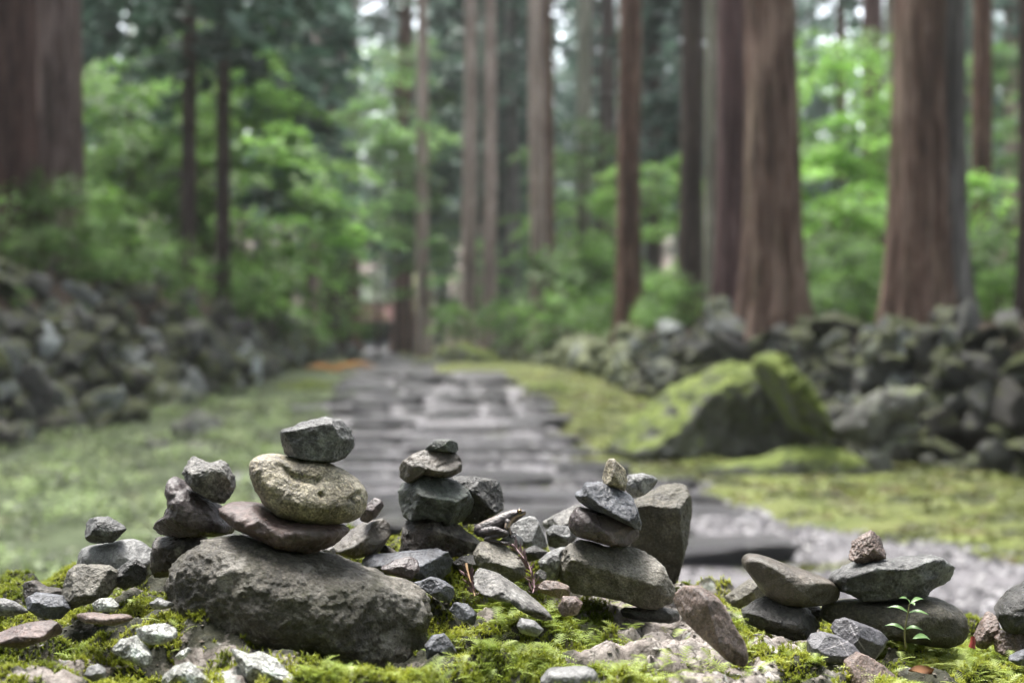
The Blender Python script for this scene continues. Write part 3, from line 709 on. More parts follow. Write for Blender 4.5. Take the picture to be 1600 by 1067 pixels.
stone('H5', 'long grey stone with a pointed end carrying the small pinkish one', 5, [(770,340),(790,300),(850,280),(930,262),(1060,260),(1130,245),(1215,236),(1260,255),(1300,300),(1309,325),(1270,357),(1200,392),(1140,422),(1030,442),(900,442),(840,405),(800,392)], 1.2, S_GREY, 1.1, 6, 2.8, 4, 0.03, 1.2, smooth=1.2, cuts=[((0.0, -0.9, -0.3), 0.66)])
stone('H6', 'wide flat brown stone under the long grey stone', 5, [(715,502),(740,455),(800,432),(900,438),(1000,445),(1100,430),(1180,418),(1250,430),(1310,470),(1345,510),(1353,570),(1340,612),(1290,630),(1180,625),(1050,600),(900,580),(780,540)], 1.2, S_BLOCK, 1.3, 6, 2.7, 3, 0.06, 0.7)
stone('H8', 'grey stone with flat sides behind the veined stone', 5, [(773,560),(790,520),(830,510),(920,543),(990,573),(1022,610),(1003,662),(940,690),(870,680),(795,600)], 1.12, S_VEIN, 0.9, 6, 3.0, 4, 0.02, 0.6, smooth=1.0, cuts=[((-0.6, -0.7, 0.4), 0.7), ((0.5, -0.7, 0.5), 0.72)], marks=[(5, [(850,540),(880,600),(915,650)], 1.0)])
stone('H7', 'grey purple stone crossed by a thin pale vein', 5, [(668,612),(685,580),(730,570),(800,590),(870,628),(897,665),(860,695),(800,710),(690,705),(671,660)], 1.09, S_VEIN, 0.9, 6, 3.0, 4, 0.02, 0.6, smooth=1.0, cuts=[((0.1, -0.8, 0.6), 0.68)], marks=[(5, [(675,672),(760,640),(840,612)], 0.8), (5, [(800,600),(830,650),(855,690)], 0.6)])
stone('H9', 'brown faceted stone in the corner of moss, cut by the bottom border', 5, [(803,760),(830,695),(890,660),(940,680),(1000,720),(1060,770),(1100,815),(1000,850),(820,850)], 1.07, S_PINK, 1.0, 6, 2.7, 4, 0.03, 0.8, cuts=[((0.3, -0.7, 0.65), 0.68)])
stone('H10', 'dark rounded stone cut off by the right border', 5, [(1468,492),(1500,440),(1560,385),(1640,340),(1720,400),(1710,540),(1620,575),(1500,567)], 1.2, S_DARK, 1.0, 6, 2.4, 3, 0.08, 0.6)
stone('H11', 'rough pale pink stone standing under the dark rounded one', 5, [(1383,605),(1420,520),(1450,478),(1478,500),(1492,560),(1480,620),(1450,640),(1400,638)], 1.22, S_PINK, 1.0, 6, 2.8, 5, 0.03, 1.3)
stone('H13', 'rough pinkish block under the dark rounded stone at the right border', 5, [(1478,600),(1500,566),(1600,570),(1690,575),(1690,690),(1560,690),(1490,660)], 1.2, S_PINK, 1.0, 6, 3.0, 5, 0.03, 1.4)
stone('H12', 'blue slate flake on moss at the right border', 5, [(1522,688),(1580,655),(1650,640),(1660,715),(1570,712)], 1.13, S_SLATE, 1.0, 5, 2.8, 5, 0.03)
# stones in the moss in front
stone('I1', 'flat light grey stone cut off by the bottom border', 4, [(562,1045),(595,1008),(700,1000),(770,996),(802,1015),(825,1070),(830,1110),(560,1110)], 0.965, S_SMOOTH, 1.2, 6, 3.2, 2, 0.05, 0.6)
stone('I2', 'long grey ridge of stone sunk diagonally in bright moss', 4, [(268,605),(310,583),(370,595),(450,648),(540,715),(625,785),(605,805),(520,768),(440,705),(340,680),(285,662)], 1.09, S_PALE, 1.2, 6, 2.4, 3, 0.06)
stone('I3', 'small pink stained stone below the grey tan boulder', 4, [(640,745),(660,695),(720,690),(745,722),(720,770),(655,780)], 1.08, S_PINK, 1.0, 5, 2.6, 6, 0.04, 1.4)
stone('I4', 'grey lump among moss right of the small angular stone', 4, [(460,815),(480,785),(540,800),(580,840),(540,870),(480,855)], 1.03, S_SMOOTH, 1.0, 5)
stone('I5', 'lichened pale lump low in the moss near the bottom border', 4, [(950,1075),(990,1035),(1060,1040),(1110,1060),(1120,1095),(960,1095)], 0.99, S_WHITE, 1.0, 5, rough=1.3)
stone('I6', 'grey stone chip in shadow below the blue grey flake', 4, [(170,745),(200,715),(250,725),(290,770),(280,815),(210,790)], 1.08, S_SLATE, 1.0, 5)

stone('J1', 'pale pebble tucked under the right end of the long flat reddish stone', 2, [(650,578),(690,552),(720,560),(727,592),(690,602)], 1.19, S_PALE, 0.9, 5)
stone('J2', 'small brown pebble between the brown rounded stone and the frog cairn', 3, [(175,740),(205,700),(240,722),(275,748),(230,765)], 1.23, S_CHIP, 0.9, 5)
stone('J3', 'dark stone in the shadow between the slate and the chipped brown stone', 3, [(545,800),(600,765),(690,752),(720,800),(660,840),(570,840)], 1.21, S_DARK, 0.9, 5)
stone('J4', 'dark flat stone filling in for the shadow under the grey tan boulder', 4, [(890,738),(1000,735),(1100,740),(1190,775),(1150,810),(1000,800),(910,775)], 1.2, S_DARK, 1.0, 5)  # dark filler placed to read as the shadow below the boulder
stone('J5', 'dark chip wedged below the blunt end of the smooth tapered stone', 5, [(640,475),(700,448),(740,478),(725,525),(670,520)], 1.22, S_DARK, 0.9, 5)
# background boulders
M_MOSSROCK = rock_mat('mossy boulder stone', (0.04, 0.038, 0.03), (0.10, 0.10, 0.085), (0.22, 0.22, 0.20), 3.5, 0.8, 0.2, (0.13, 0.16, 0.025), 0.9, (0.12, 0.16, 0.03), 0.9, 0.0)
def moss_boulder_mat(name, cover):
    k = NT(name); v = k.obj()
    c = k.ramp(k.noise(v, 4, 7, 0.7), [(0.3, (0.045, 0.045, 0.04)), (0.5, (0.13, 0.128, 0.12)), (0.70, (0.34, 0.34, 0.33))])
    up = k.n.new('ShaderNodeSeparateXYZ'); k.l.new(k.geo().outputs['Normal'], up.inputs[0])
    m = k.math('ADD', k.math('MULTIPLY', up.outputs[2], 0.45), k.noise(v, 3.5, 5, 0.7))
    moss = k.ramp(k.noise(v, 9, 5, 0.7), [(0.3, (0.035, 0.05, 0.012)), (0.48, (0.095, 0.125, 0.022)), (0.7, (0.17, 0.205, 0.045))])
    c = k.mix(k.math('MULTIPLY', k.rng(k.noise(v, 6, 6, 0.75), 0.42, 0.58), min(1.0, cover * 2), True), c, (0.05, 0.058, 0.018))
    c = k.mix(k.rng(m, 0.95 - cover, 1.12 - cover), c, moss)
    return k.surf(c, 0.85, k.bump(k.noise(v, 12, 6, 0.7), 0.8, 0.05), 0.3)
M_MB1 = moss_boulder_mat('boulder under thick moss', 0.33)
M_MB3 = moss_boulder_mat('slab under bright moss', 0.75)
M_MB2 = moss_boulder_mat('grey verge stone', 0.12)
YB = 12.0
bk = dict(n=6, rough=1.7, cat='boulder', name='boulder')
stone('K1', 'big mossy wedge shaped boulder on the verge before the dry stone wall', 0, [(945,708),(985,655),(1060,602),(1125,567),(1155,560),(1190,572),(1230,640),(1268,682),(1240,705),(1100,715),(1000,724)], YB, M_MB1, 1.3, p=3.0, facets=4, ang=0.03, cuts=[((-0.55, -0.35, 0.75), 0.72), ((0.25, -0.96, 0.05), 0.6), ((0.6, -0.1, 0.8), 0.9)], smooth=1.0, **bk)
stone('K2', 'bright green mossy slab leaning on the wedge shaped boulder', 0, [(1183,562),(1213,553),(1250,595),(1272,635),(1288,676),(1270,690),(1240,672),(1215,625)], 11.15, M_MB3, 2.0, p=3.5, facets=1, ang=0.05, smooth=1.0, **bk)
stone('K3', 'low spreading moss covered rock lying in front of the wedge shaped boulder', 0, [(1060,742),(1120,724),(1180,716),(1230,700),(1300,698),(1345,716),(1375,748),(1250,756),(1120,754)], 10.6, M_MB1, 1.3, facets=3, **bk)
stone('K4', 'pointed pale grey stone leaning beside the little stack by the wall', 0, [(1303,668),(1340,630),(1375,605),(1387,640),(1382,694),(1340,696),(1310,684)], 10.9, M_MB2, 0.9, facets=4, **bk)
stone('K5', 'dark upper stone of the little stack by the wall', 0, [(1368,642),(1380,608),(1440,603),(1447,642),(1420,655),(1380,656)], 10.9, M_MB2, 1.2, facets=4, **bk)
stone('K6', 'dark middle stone of the little stack by the wall', 0, [(1382,668),(1400,652),(1432,655),(1442,668),(1425,684),(1390,686)], 10.9, M_MB2, 1.2, facets=3, **bk)
stone('K7', 'thin pale flat stone in the little stack by the wall', 0, [(1360,693),(1385,684),(1432,680),(1430,697),(1370,704)], 10.9, M_MB2, 2.0, facets=2, **bk)
stone('K8', 'block at the foot of the little stack by the wall', 0, [(1338,705),(1385,700),(1397,737),(1375,748),(1343,746)], 10.8, M_MB2, 1.2, facets=4, **bk)
stone('K9', 'pale flat stone tumbled from the mossy bank onto the lawn', 0, [(268,665),(310,640),(345,655),(350,682),(300,694),(272,684)], 14.0, M_MB2, 1.3, facets=4, **bk)
stone('K10', 'whitish small stone on the lawn below the pale flat one', 0, [(222,702),(235,686),(262,686),(275,706),(255,718),(228,716)], 12.9, M_MB2, 1.1, facets=4, **bk)
stone('K11', 'mossy grey stone on the lawn, nearest to the path', 0, [(280,712),(295,690),(332,690),(345,714),(325,726),(290,724)], 12.6, M_MB2, 1.2, facets=4, **bk)
stone('K12', 'white stone standing at the bend of the path by the orange ferns', 0, [(538,552),(543,538),(555,538),(560,552),(556,566),(541,566)], 36.0, M_MB2, 0.9, facets=3, **bk)
stone('K13', 'mossy mound of rock beside the far end of the path', 0, [(660,592),(680,545),(720,535),(770,550),(800,585),(760,600)], 33.0, M_MB1, 1.0, facets=3, **bk)
stone('K14', 'yellow green mossy rock at the right edge of the stone flight', 0, [(800,625),(825,600),(870,595),(900,612),(890,632),(830,636)], 20.0, M_MB1, 1.2, facets=3, **bk)

stone('K15', 'low yellow green mossy mound at the left edge of the stone flight', 0, [(395,632),(430,600),(480,592),(520,602),(535,622),(500,640),(430,645)], 21.0, M_MB1, 1.2, facets=3, **bk)
stone('K16', 'mossy hump below the orange ferns by the stone flight', 0, [(450,600),(480,580),(530,576),(575,586),(585,602),(540,612),(480,612)], 27.0, M_MB1, 1.2, facets=3, **bk)

# ------------------------------------------------------------------ the mossy boulder the cairns stand on
_rx = (np.array([-700, 0, 150, 250, 450, 700, 850, 1000, 1150, 1300, 1400, 1600, 2300]) - 800) * 1.3 / FPX
_rz = np.array([-0.30, -0.240, -0.232, -0.218, -0.207, -0.200, -0.212, -0.234, -0.252, -0.268, -0.278, -0.280, -0.34])
_rs = np.array([0.0, 0.0, 0.03, 0.06, 0.09, 0.12, 0.10, 0.03, -0.01, -0.02, 0.0, 0.0, 0.0])
def rockbed(x, Y, detail=True):
    x = np.asarray(x, float); Y = np.asarray(Y, float)
    z = HC + np.interp(x, _rx, _rz) + np.interp(x, _rx, _rs) * (np.clip(Y, 0.85, 1.32) - 1.3)
    z = z - np.clip(Y - 1.34, 0, 9) ** 2 * 2.6 - np.clip(0.82 - Y, 0, 9) ** 2 * 3.2
    z = z - np.clip(np.abs(x) - 0.95, 0, 9) ** 2 * 1.4
    b = fbm2(x, Y, 9, 4, 41) * 0.022 + fbm2(x, Y, 30, 3, 42) * 0.007
    z = z + b
    z = z + 0.011 * sstep(-0.1, 0.35, fbm2(x, Y, 24, 2, 79))
    if detail:
        z = z + fbm2(x, Y, 90, 4, 43, 0.6) * 0.0038
    return z
def build_bed():
    xs = np.concatenate([np.linspace(-1.8, -0.62, 40, endpoint=False), np.linspace(-0.62, 0.62, 460, endpoint=False), np.linspace(0.62, 1.8, 40)])
    ys = np.concatenate([np.linspace(0.25, 0.86, 40, endpoint=False), np.linspace(0.86, 1.42, 210, endpoint=False), np.linspace(1.42, 2.1, 40)])
    X, Yg = np.meshgrid(xs, ys, indexing='ij')
    Z = np.maximum(rockbed(X, Yg), -0.15)
    me = mesh_np('mossy_boulder', np.stack([X.ravel(), Yg.ravel(), Z.ravel()], 1) - np.array([0, 1.1, 0.78]), grid_faces(len(xs), len(ys)))
    attr(me, 'bare', bare_mask(X.ravel(), Yg.ravel(), Z.ravel()))
    k = NT('lichened boulder'); v = k.obj()
    c = k.ramp(k.noise(v, 22, 8, 0.72, 0.4), [(0.28, (0.07, 0.058, 0.048)), (0.48, (0.22, 0.19, 0.17)), (0.7, (0.42, 0.39, 0.36))])
    c = k.mix(0.6, c, k.mix(1.0, c, k.ramp(k.noise(v, 220, 5, 0.75), [(0.3, 0.4), (0.5, 1.0), (0.7, 1.5)]), 'MULTIPLY'))
    crk = k.voro(v, 55, 'DISTANCE_TO_EDGE')
    crk = k.math('ADD', crk, k.math('MULTIPLY', k.noise(v, 60, 4, 0.7), 0.12))
    c = k.mix(k.rng(crk, 0.05, 0.11, 0.85, 0.0), c, (0.035, 0.028, 0.02))
    lich = k.rng(k.noise(v, 17, 6, 0.75, 0.5), 0.58, 0.64, 0, 0.8)
    c = k.mix(lich, c, k.ramp(k.noise(v, 120, 4, 0.7), [(0.35, (0.26, 0.28, 0.25)), (0.65, (0.52, 0.55, 0.52))]))
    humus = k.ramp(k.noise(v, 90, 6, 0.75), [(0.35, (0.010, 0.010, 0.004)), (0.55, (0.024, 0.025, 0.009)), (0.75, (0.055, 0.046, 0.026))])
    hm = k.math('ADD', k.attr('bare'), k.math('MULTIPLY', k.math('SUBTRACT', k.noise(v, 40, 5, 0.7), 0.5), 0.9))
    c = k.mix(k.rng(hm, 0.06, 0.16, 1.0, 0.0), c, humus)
    nb = k.bump(k.noise(v, 80, 8, 0.72), 0.9, 0.006)
    nb = k.bump(crk, 0.6, 0.004, nb)
    nb = k.bump(k.noise(v, 500, 4, 0.7), 0.6, 0.001, nb)
    o = link('mossy_boulder', me, k.surf(c, 0.75, nb, 0.35), None, (0, 1.1, 0.78))
    tag(o, 'broad mossy lichened boulder that all the little stone stacks stand on', 'boulder')
    return o

def proj(x, Y, z): return CX + x * FPX / Y, CY - (z - HC) * FPX / Y
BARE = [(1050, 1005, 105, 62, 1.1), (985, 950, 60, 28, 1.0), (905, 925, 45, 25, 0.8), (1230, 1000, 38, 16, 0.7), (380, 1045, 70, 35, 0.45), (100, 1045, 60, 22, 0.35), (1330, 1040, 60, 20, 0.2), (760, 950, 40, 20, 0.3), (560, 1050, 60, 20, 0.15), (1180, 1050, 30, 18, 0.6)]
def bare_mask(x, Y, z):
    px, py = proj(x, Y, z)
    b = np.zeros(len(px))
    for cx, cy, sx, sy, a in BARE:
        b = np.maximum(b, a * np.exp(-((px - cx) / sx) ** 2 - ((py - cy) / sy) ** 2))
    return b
build_bed()

# ------------------------------------------------------------------ moss (ground cover)
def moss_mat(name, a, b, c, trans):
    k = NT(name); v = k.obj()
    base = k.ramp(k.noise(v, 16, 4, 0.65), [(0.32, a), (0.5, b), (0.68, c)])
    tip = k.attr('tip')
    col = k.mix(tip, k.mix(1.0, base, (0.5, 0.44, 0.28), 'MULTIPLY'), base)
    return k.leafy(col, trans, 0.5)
M_CUSH = moss_mat('cushion moss', (0.11, 0.16, 0.015), (0.27, 0.32, 0.03), (0.44, 0.47, 0.07), 0.4)
M_FEATH = moss_mat('feather moss', (0.22, 0.32, 0.05), (0.38, 0.5, 0.11), (0.54, 0.63, 0.26), 0.45)

def frames(nrm):
    """orthonormal frames (t,b) for unit vectors"""
    h = np.where(np.abs(nrm[:, 2:3]) < 0.9, np.array([[0, 0, 1.0]]), np.array([[1.0, 0, 0]]))
    t = np.cross(h, nrm); t /= np.linalg.norm(t, axis=1)[:, None]
    return t, np.cross(nrm, t)

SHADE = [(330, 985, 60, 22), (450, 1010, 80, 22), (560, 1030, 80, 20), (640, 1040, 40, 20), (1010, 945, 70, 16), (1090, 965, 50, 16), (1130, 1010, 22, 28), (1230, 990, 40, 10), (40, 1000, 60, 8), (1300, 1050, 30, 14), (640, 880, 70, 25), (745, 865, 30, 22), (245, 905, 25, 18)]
def scatter_bed(n, rg, dens):
    Y = rg.uniform(0.88, 1.38, n); x = rg.uniform(-0.38, 0.38, n) * Y
    z = rockbed(x, Y)
    px, py = proj(x, Y, z)
    b = bare_mask(x, Y, z)
    q = fbm2(x, Y, 14, 3, 77) + 0.5 * fbm2(x, Y, 45, 2, 78)
    sh = np.zeros(n)
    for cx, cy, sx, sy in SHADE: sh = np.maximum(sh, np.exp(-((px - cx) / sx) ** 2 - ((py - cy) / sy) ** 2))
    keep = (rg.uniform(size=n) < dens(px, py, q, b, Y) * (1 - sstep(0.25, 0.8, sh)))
    return x[keep], Y[keep], z[keep], q[keep]

def build_cushion():
    rg = np.random.default_rng(91)
    def dens(px, py, q, b, Y):
        return np.clip(sstep(-0.14, 0.06, q + 0.24 - b * 1.2), 0, 1)
    x, Y, z, q = scatter_bed(120000, rg, dens)
    n = len(x); m = 9
    ht = (0.0035 + 0.006 * np.clip(q + 0.25, 0, 0.8)) * rg.uniform(0.6, 1.3, n)
    ax = np.stack([rg.normal(0, 0.3, n), rg.normal(0, 0.3, n) - 0.1, np.ones(n)], 1); ax /= np.linalg.norm(ax, axis=1)[:, None]
    t, b = frames(ax)
    base = np.stack([x, Y, z - 0.001], 1)
    V, T = [], []
    tone = rg.uniform(0.7, 1.0, n)
    for i in range(m):
        a = rg.uniform(0, 6.28, n); lv = (i + 0.4) / m
        rad = np.cos(a)[:, None] * t + np.sin(a)[:, None] * b
        side = np.cross(ax, rad)
        p0 = base + ax * (ht * lv * 0.75)[:, None]
        L = rg.uniform(0.0013, 0.0026, n)[:, None]
        w = 0.0006
        up = 0.35 + 0.8 * lv
        tipp = p0 + rad * L + ax * L * up
        V += [p0 - side * w, p0 + side * w, tipp]
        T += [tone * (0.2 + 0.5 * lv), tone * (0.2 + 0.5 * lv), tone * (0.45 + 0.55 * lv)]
    V = np.stack(V, 1).reshape(-1, 3); T = np.stack(T, 1).ravel()
    f = np.arange(len(V)).reshape(-1, 3)
    me = mesh_np('cushion_moss', V - np.array([0, 1.1, 0.78]), f, False); attr(me, 'tip', T)
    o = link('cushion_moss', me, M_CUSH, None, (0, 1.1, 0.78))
    tag(o, 'short olive green cushion moss on the boulder', kind='stuff')
    return n

FEATHER = [(1500, 1040, 130, 30, 1.0), (1440, 1020, 60, 20, 0.9), (850, 1000, 110, 55, 0.55), (760, 935, 60, 28, 0.6), (970, 1045, 90, 28, 0.7), (720, 1045, 90, 25, 0.6), (1120, 1045, 50, 20, 0.6), (1280, 1040, 60, 22, 0.5), (1165, 965, 25, 22, 0.8), (500, 1055, 90, 15, 0.45), (880, 960, 45, 25, 0.4), (150, 1000, 130, 30, 0.10), (200, 930, 60, 20, 0.12)]
def build_feather():
    rg = np.random.default_rng(92)
    def dens(px, py, q, b, Y):
        d = np.zeros(len(px))
        for cx, cy, sx, sy, a in FEATHER:
            d = np.maximum(d, a * np.exp(-((px - cx) / sx) ** 2 - ((py - cy) / sy) ** 2))
        return d * np.clip(0.65 + q * 1.6 - 0.25 * b, 0, 1)
    x, Y, z, q = scatter_bed(56000, rg, dens)
    n = len(x); m = 7
    L = rg.uniform(0.008, 0.017, n)
    az = rg.uniform(0, 6.28, n)
    dr = np.stack([np.cos(az), np.sin(az) - 0.35, rg.uniform(0.05, 0.75, n)], 1); dr /= np.linalg.norm(dr, axis=1)[:, None]
    up = np.array([[0, 0, 1.0]]); sd_ = np.cross(dr, np.repeat(up, n, 0)); sd_ /= np.linalg.norm(sd_, axis=1)[:, None]
    nr = np.cross(sd_, dr)
    base = np.stack([x, Y, z + 0.001], 1)
    V, T = [], []
    tone = rg.uniform(0.5, 1.0, n)
    for i in range(m):
        s = (i + 0.5) / m
        def pt(s): return base + dr * (L * s)[:, None] + nr * (L * (0.35 * s - 0.55 * s * s))[:, None]
        c = pt(s)
        lw = L * (0.34 * math.sin(math.pi * (0.15 + 0.8 * s)) + 0.03)
        for sgn in (-1, 1):
            e = c + sgn * sd_ * lw[:, None] + dr * (lw * 0.75)[:, None] - nr * (lw * 0.15)[:, None]
            w = dr * (L * 0.040)[:, None]
            V += [c - w, c + w, e]
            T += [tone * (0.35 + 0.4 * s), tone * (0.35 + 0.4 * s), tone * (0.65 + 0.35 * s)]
    a_, b_ = base - sd_ * (L * 0.02)[:, None], base + sd_ * (L * 0.02)[:, None]
    V += [a_, b_, base + dr * (L * 1.05)[:, None] + nr * (L * -0.22)[:, None]]
    T += [tone * 0.3, tone * 0.3, tone]
    V = np.stack(V, 1).reshape(-1, 3); T = np.stack(T, 1).ravel()
    me = mesh_np('feather_moss', V - np.array([0, 1.1, 0.78]), np.arange(len(V)).reshape(-1, 3), False); attr(me, 'tip', T)
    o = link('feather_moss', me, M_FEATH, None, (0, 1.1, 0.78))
    tag(o, 'bright yellow green feather moss with fern-like sprays on the boulder', kind='stuff')
    return n
print('moss', build_cushion(), build_feather())

# clover and low weeds on the lawn
def toned(k, col):
    hs = k.n.new('ShaderNodeHueSaturation'); k.l.new(col, hs.inputs['Color']); k.l.new(k.attr('tone'), hs.inputs['Value'])
    return hs.outputs[0]
def build_verge():
    rg = np.random.default_rng(95); n = 80000
    Y = 6 + 20 * rg.uniform(size=n) ** 1.7
    xl, xr = path_r(Y) - 0.12, x_right(Y) + 0.15
    x = xl + (xr - xl) * rg.uniform(size=n)
    q = fbm2(x, Y, 1.6, 4, 62)
    k = (q + rg.normal(0, 0.15, n) > -0.14) & (x < Y * 0.42)
    m2 = 9000                                       # moss grown along the foot of the lower risers
    r_ = rg.choice([6.35, 6.35, 7.25, 7.25, 8.0, 9.5], m2); Y2 = r_ - 0.14 - np.abs(rg.normal(0, 0.05, m2))
    x2 = path_r(r_) - rg.uniform(0.75, 2.3, m2); x = np.concatenate([x, x2]); Y = np.concatenate([Y, Y2])
    k2 = fbm2(x2, Y2, 2.2, 3, 63) > -0.08; q = np.concatenate([q, np.full(m2, 0.1)]); k = np.concatenate([k, k2])
    x, Y, q = x[k], Y[k], q[k]; n = len(x)
    z = land(x, Y) + 0.004 + 0.06 * rg.uniform(size=n) * np.clip(q + 0.2, 0, 1)
    nr = np.stack([rg.normal(0, 0.5, n), rg.normal(0, 0.5, n), np.ones(n)], 1); nr /= np.linalg.norm(nr, axis=1)[:, None]
    t, b = frames(nr); sz = rg.uniform(0.01, 0.03, n)[:, None]; c = np.stack([x, Y, z], 1)
    V = np.stack([c - t * sz, c - b * sz * 0.7, c + t * sz, c + b * sz * 0.7], 1).reshape(-1, 3)
    kk = NT('verge moss')
    col = kk.ramp(kk.noise(kk.obj(), 2.6, 8, 0.75), [(0.3, (0.06, 0.07, 0.02)), (0.42, (0.09, 0.07, 0.03)), (0.5, (0.12, 0.145, 0.035)), (0.68, (0.19, 0.215, 0.06))])
    me = mesh_np('verge_moss', V, np.arange(len(V)).reshape(-1, 4), False)
    attr(me, 'tone', np.repeat(np.clip(1 + 1.8 * fbm2(x, Y, 3.5, 3, 65), 0.4, 1.7) * rg.uniform(0.75, 1.25, n), 4))
    o = link('verge_moss', me, kk.leafy(toned(kk, col), 0.3, 0.6))
    tag(o, 'yellow green moss covering the verge by the stone wall', kind='stuff')
build_verge()

def build_grit():
    rg = np.random.default_rng(96); n = 9000
    Y = rg.uniform(0.88, 1.36, n); x = rg.uniform(-0.38, 0.38, n) * Y; z = rockbed(x, Y)
    v0, f0 = ICO[2]; v0 = v0[:, :]
    bv, bf = np.array([(1, 0, 0), (-1, 0, 0), (0, 1, 0), (0, -1, 0), (0, 0, 1), (0, 0, -1)], float), np.array([(0, 2, 4), (2, 1, 4), (1, 3, 4), (3, 0, 4), (2, 0, 5), (1, 2, 5), (3, 1, 5), (0, 3, 5)])
    s = 0.0005 + 0.0017 * rg.uniform(size=n) ** 3
    sc = np.stack([s * rg.uniform(0.7, 2.2, n), s, s * rg.uniform(0.4, 0.9, n)], 1)
    a = rg.uniform(0, 6.28, n)
    P = bv[None] * sc[:, None] * rg.uniform(0.6, 1.3, (n, 6, 1))
    X = P[..., 0] * np.cos(a)[:, None] - P[..., 1] * np.sin(a)[:, None]; Yv = P[..., 0] * np.sin(a)[:, None] + P[..., 1] * np.cos(a)[:, None]
    V = np.stack([X + x[:, None], Yv + Y[:, None], P[..., 2] + z[:, None] + s[:, None] * 0.2], 2).reshape(-1, 3)
    F = (bf[None] + (np.arange(n) * 6)[:, None, None]).reshape(-1, 3)
    me = mesh_np('grit', V - np.array([0, 1.1, 0.78]), F, False); attr(me, 'tone', np.repeat(rg.uniform(0, 1, n), 6))
    k = NT('grit and litter')
    col = k.ramp(k.attr('tone'), [(0.0, (0.02, 0.016, 0.01)), (0.4, (0.07, 0.055, 0.035)), (0.8, (0.12, 0.10, 0.08)), (1.0, (0.22, 0.21, 0.19))])
    o = link('grit', me, k.surf(col, 0.7), None, (0, 1.1, 0.78)); tag(o, 'fine grit and crumbs of litter on the boulder', kind='stuff')
build_grit()

def build_gravel():
    rg = np.random.default_rng(97); n = 22000
    Y = 5.2 + 9 * rg.uniform(size=n) ** 1.5; u = rg.uniform(0.01, 1.02, n)
    x = path_l(Y) * (1 - u) + path_r(Y) * u
    k = (x > 0.02 * Y - 1.6) & (x < 0.42 * Y); x, Y = x[k], Y[k]; n = len(x); z = land(x, Y) + 0.018
    bv, bf = np.array([(1, 0, 0), (-1, 0, 0), (0, 1, 0), (0, -1, 0), (0, 0, 1), (0, 0, -1)], float), np.array([(0, 2, 4), (2, 1, 4), (1, 3, 4), (3, 0, 4), (2, 0, 5), (1, 2, 5), (3, 1, 5), (0, 3, 5)])
    s_ = 0.008 + 0.03 * rg.uniform(size=n) ** 3
    P = bv[None] * s_[:, None, None] * rg.uniform(0.6, 1.3, (n, 6, 1)); a = rg.uniform(0, 6.28, n)
    X = P[..., 0] * np.cos(a)[:, None] - P[..., 1] * np.sin(a)[:, None]; Yv = P[..., 0] * np.sin(a)[:, None] + P[..., 1] * np.cos(a)[:, None]
    V = np.stack([X + x[:, None], Yv + Y[:, None], P[..., 2] * 0.7 + z[:, None]], 2).reshape(-1, 3)
    me = mesh_np('gravel', V, (bf[None] + (np.arange(n) * 6)[:, None, None]).reshape(-1, 3), False); attr(me, 'tone', np.repeat(rg.uniform(0, 1, n), 6))
    kk = NT('path gravel'); col = kk.ramp(kk.attr('tone'), [(0.0, (0.025, 0.022, 0.022)), (0.5, (0.075, 0.07, 0.076)), (0.85, (0.14, 0.133, 0.14)), (1.0, (0.30, 0.29, 0.30))])
    o = link('gravel', me, kk.surf(col, 0.5)); tag(o, 'damp lilac grey gravel strewn on the path', kind='stuff')
build_gravel()

def build_lawn():
    rg = np.random.default_rng(93)
    n = 130000
    Y = 4.5 + 15.5 * rg.uniform(size=n) ** 1.6
    x = rg.uniform(-1, 1, n) * 1.0
    xl, xr = x_left(Y), path_l(Y)
    x = xl + (xr - xl + 0.25) * rg.uniform(size=n)
    q = fbm2(x, Y, 1.3, 3, 61)
    k = (q + rg.normal(0, 0.12, n) > -0.02) & (x > -Y * 0.42)
    x, Y, q = x[k], Y[k], q[k]; n = len(x)
    z = land(x, Y) + 0.01 + 0.11 * rg.uniform(size=n) * (0.4 + np.clip(q + 0.3, 0, 1))
    nr = np.stack([rg.normal(0, 0.45, n), rg.normal(0, 0.45, n), np.ones(n)], 1); nr /= np.linalg.norm(nr, axis=1)[:, None]
    t, b = frames(nr)
    s = (rg.uniform(0.006, 0.022, n))[:, None]
    c = np.stack([x, Y, z], 1)
    V = np.stack([c - t * s, c - b * s * 0.8, c + t * s, c + b * s * 0.8], 1).reshape(-1, 3)
    me = mesh_np('clover', V, np.arange(len(V)).reshape(-1, 4), False)
    attr(me, 'tone', np.repeat(np.clip(1 + 2.6 * fbm2(x, Y, 4.5, 3, 64), 0.3, 2.0) * rg.uniform(0.7, 1.3, n), 4))
    k = NT('clover leaf')
    col = k.ramp(k.noise(k.obj(), 2.4, 8, 0.8), [(0.3, (0.045, 0.08, 0.022)), (0.46, (0.10, 0.14, 0.05)), (0.58, (0.165, 0.205, 0.09)), (0.68, (0.30, 0.325, 0.225))])
    o = link('clover', me, k.leafy(toned(k, col), 0.35, 0.5))
    tag(o, 'pale green clover and low weeds covering the lawn', kind='stuff')
build_lawn()

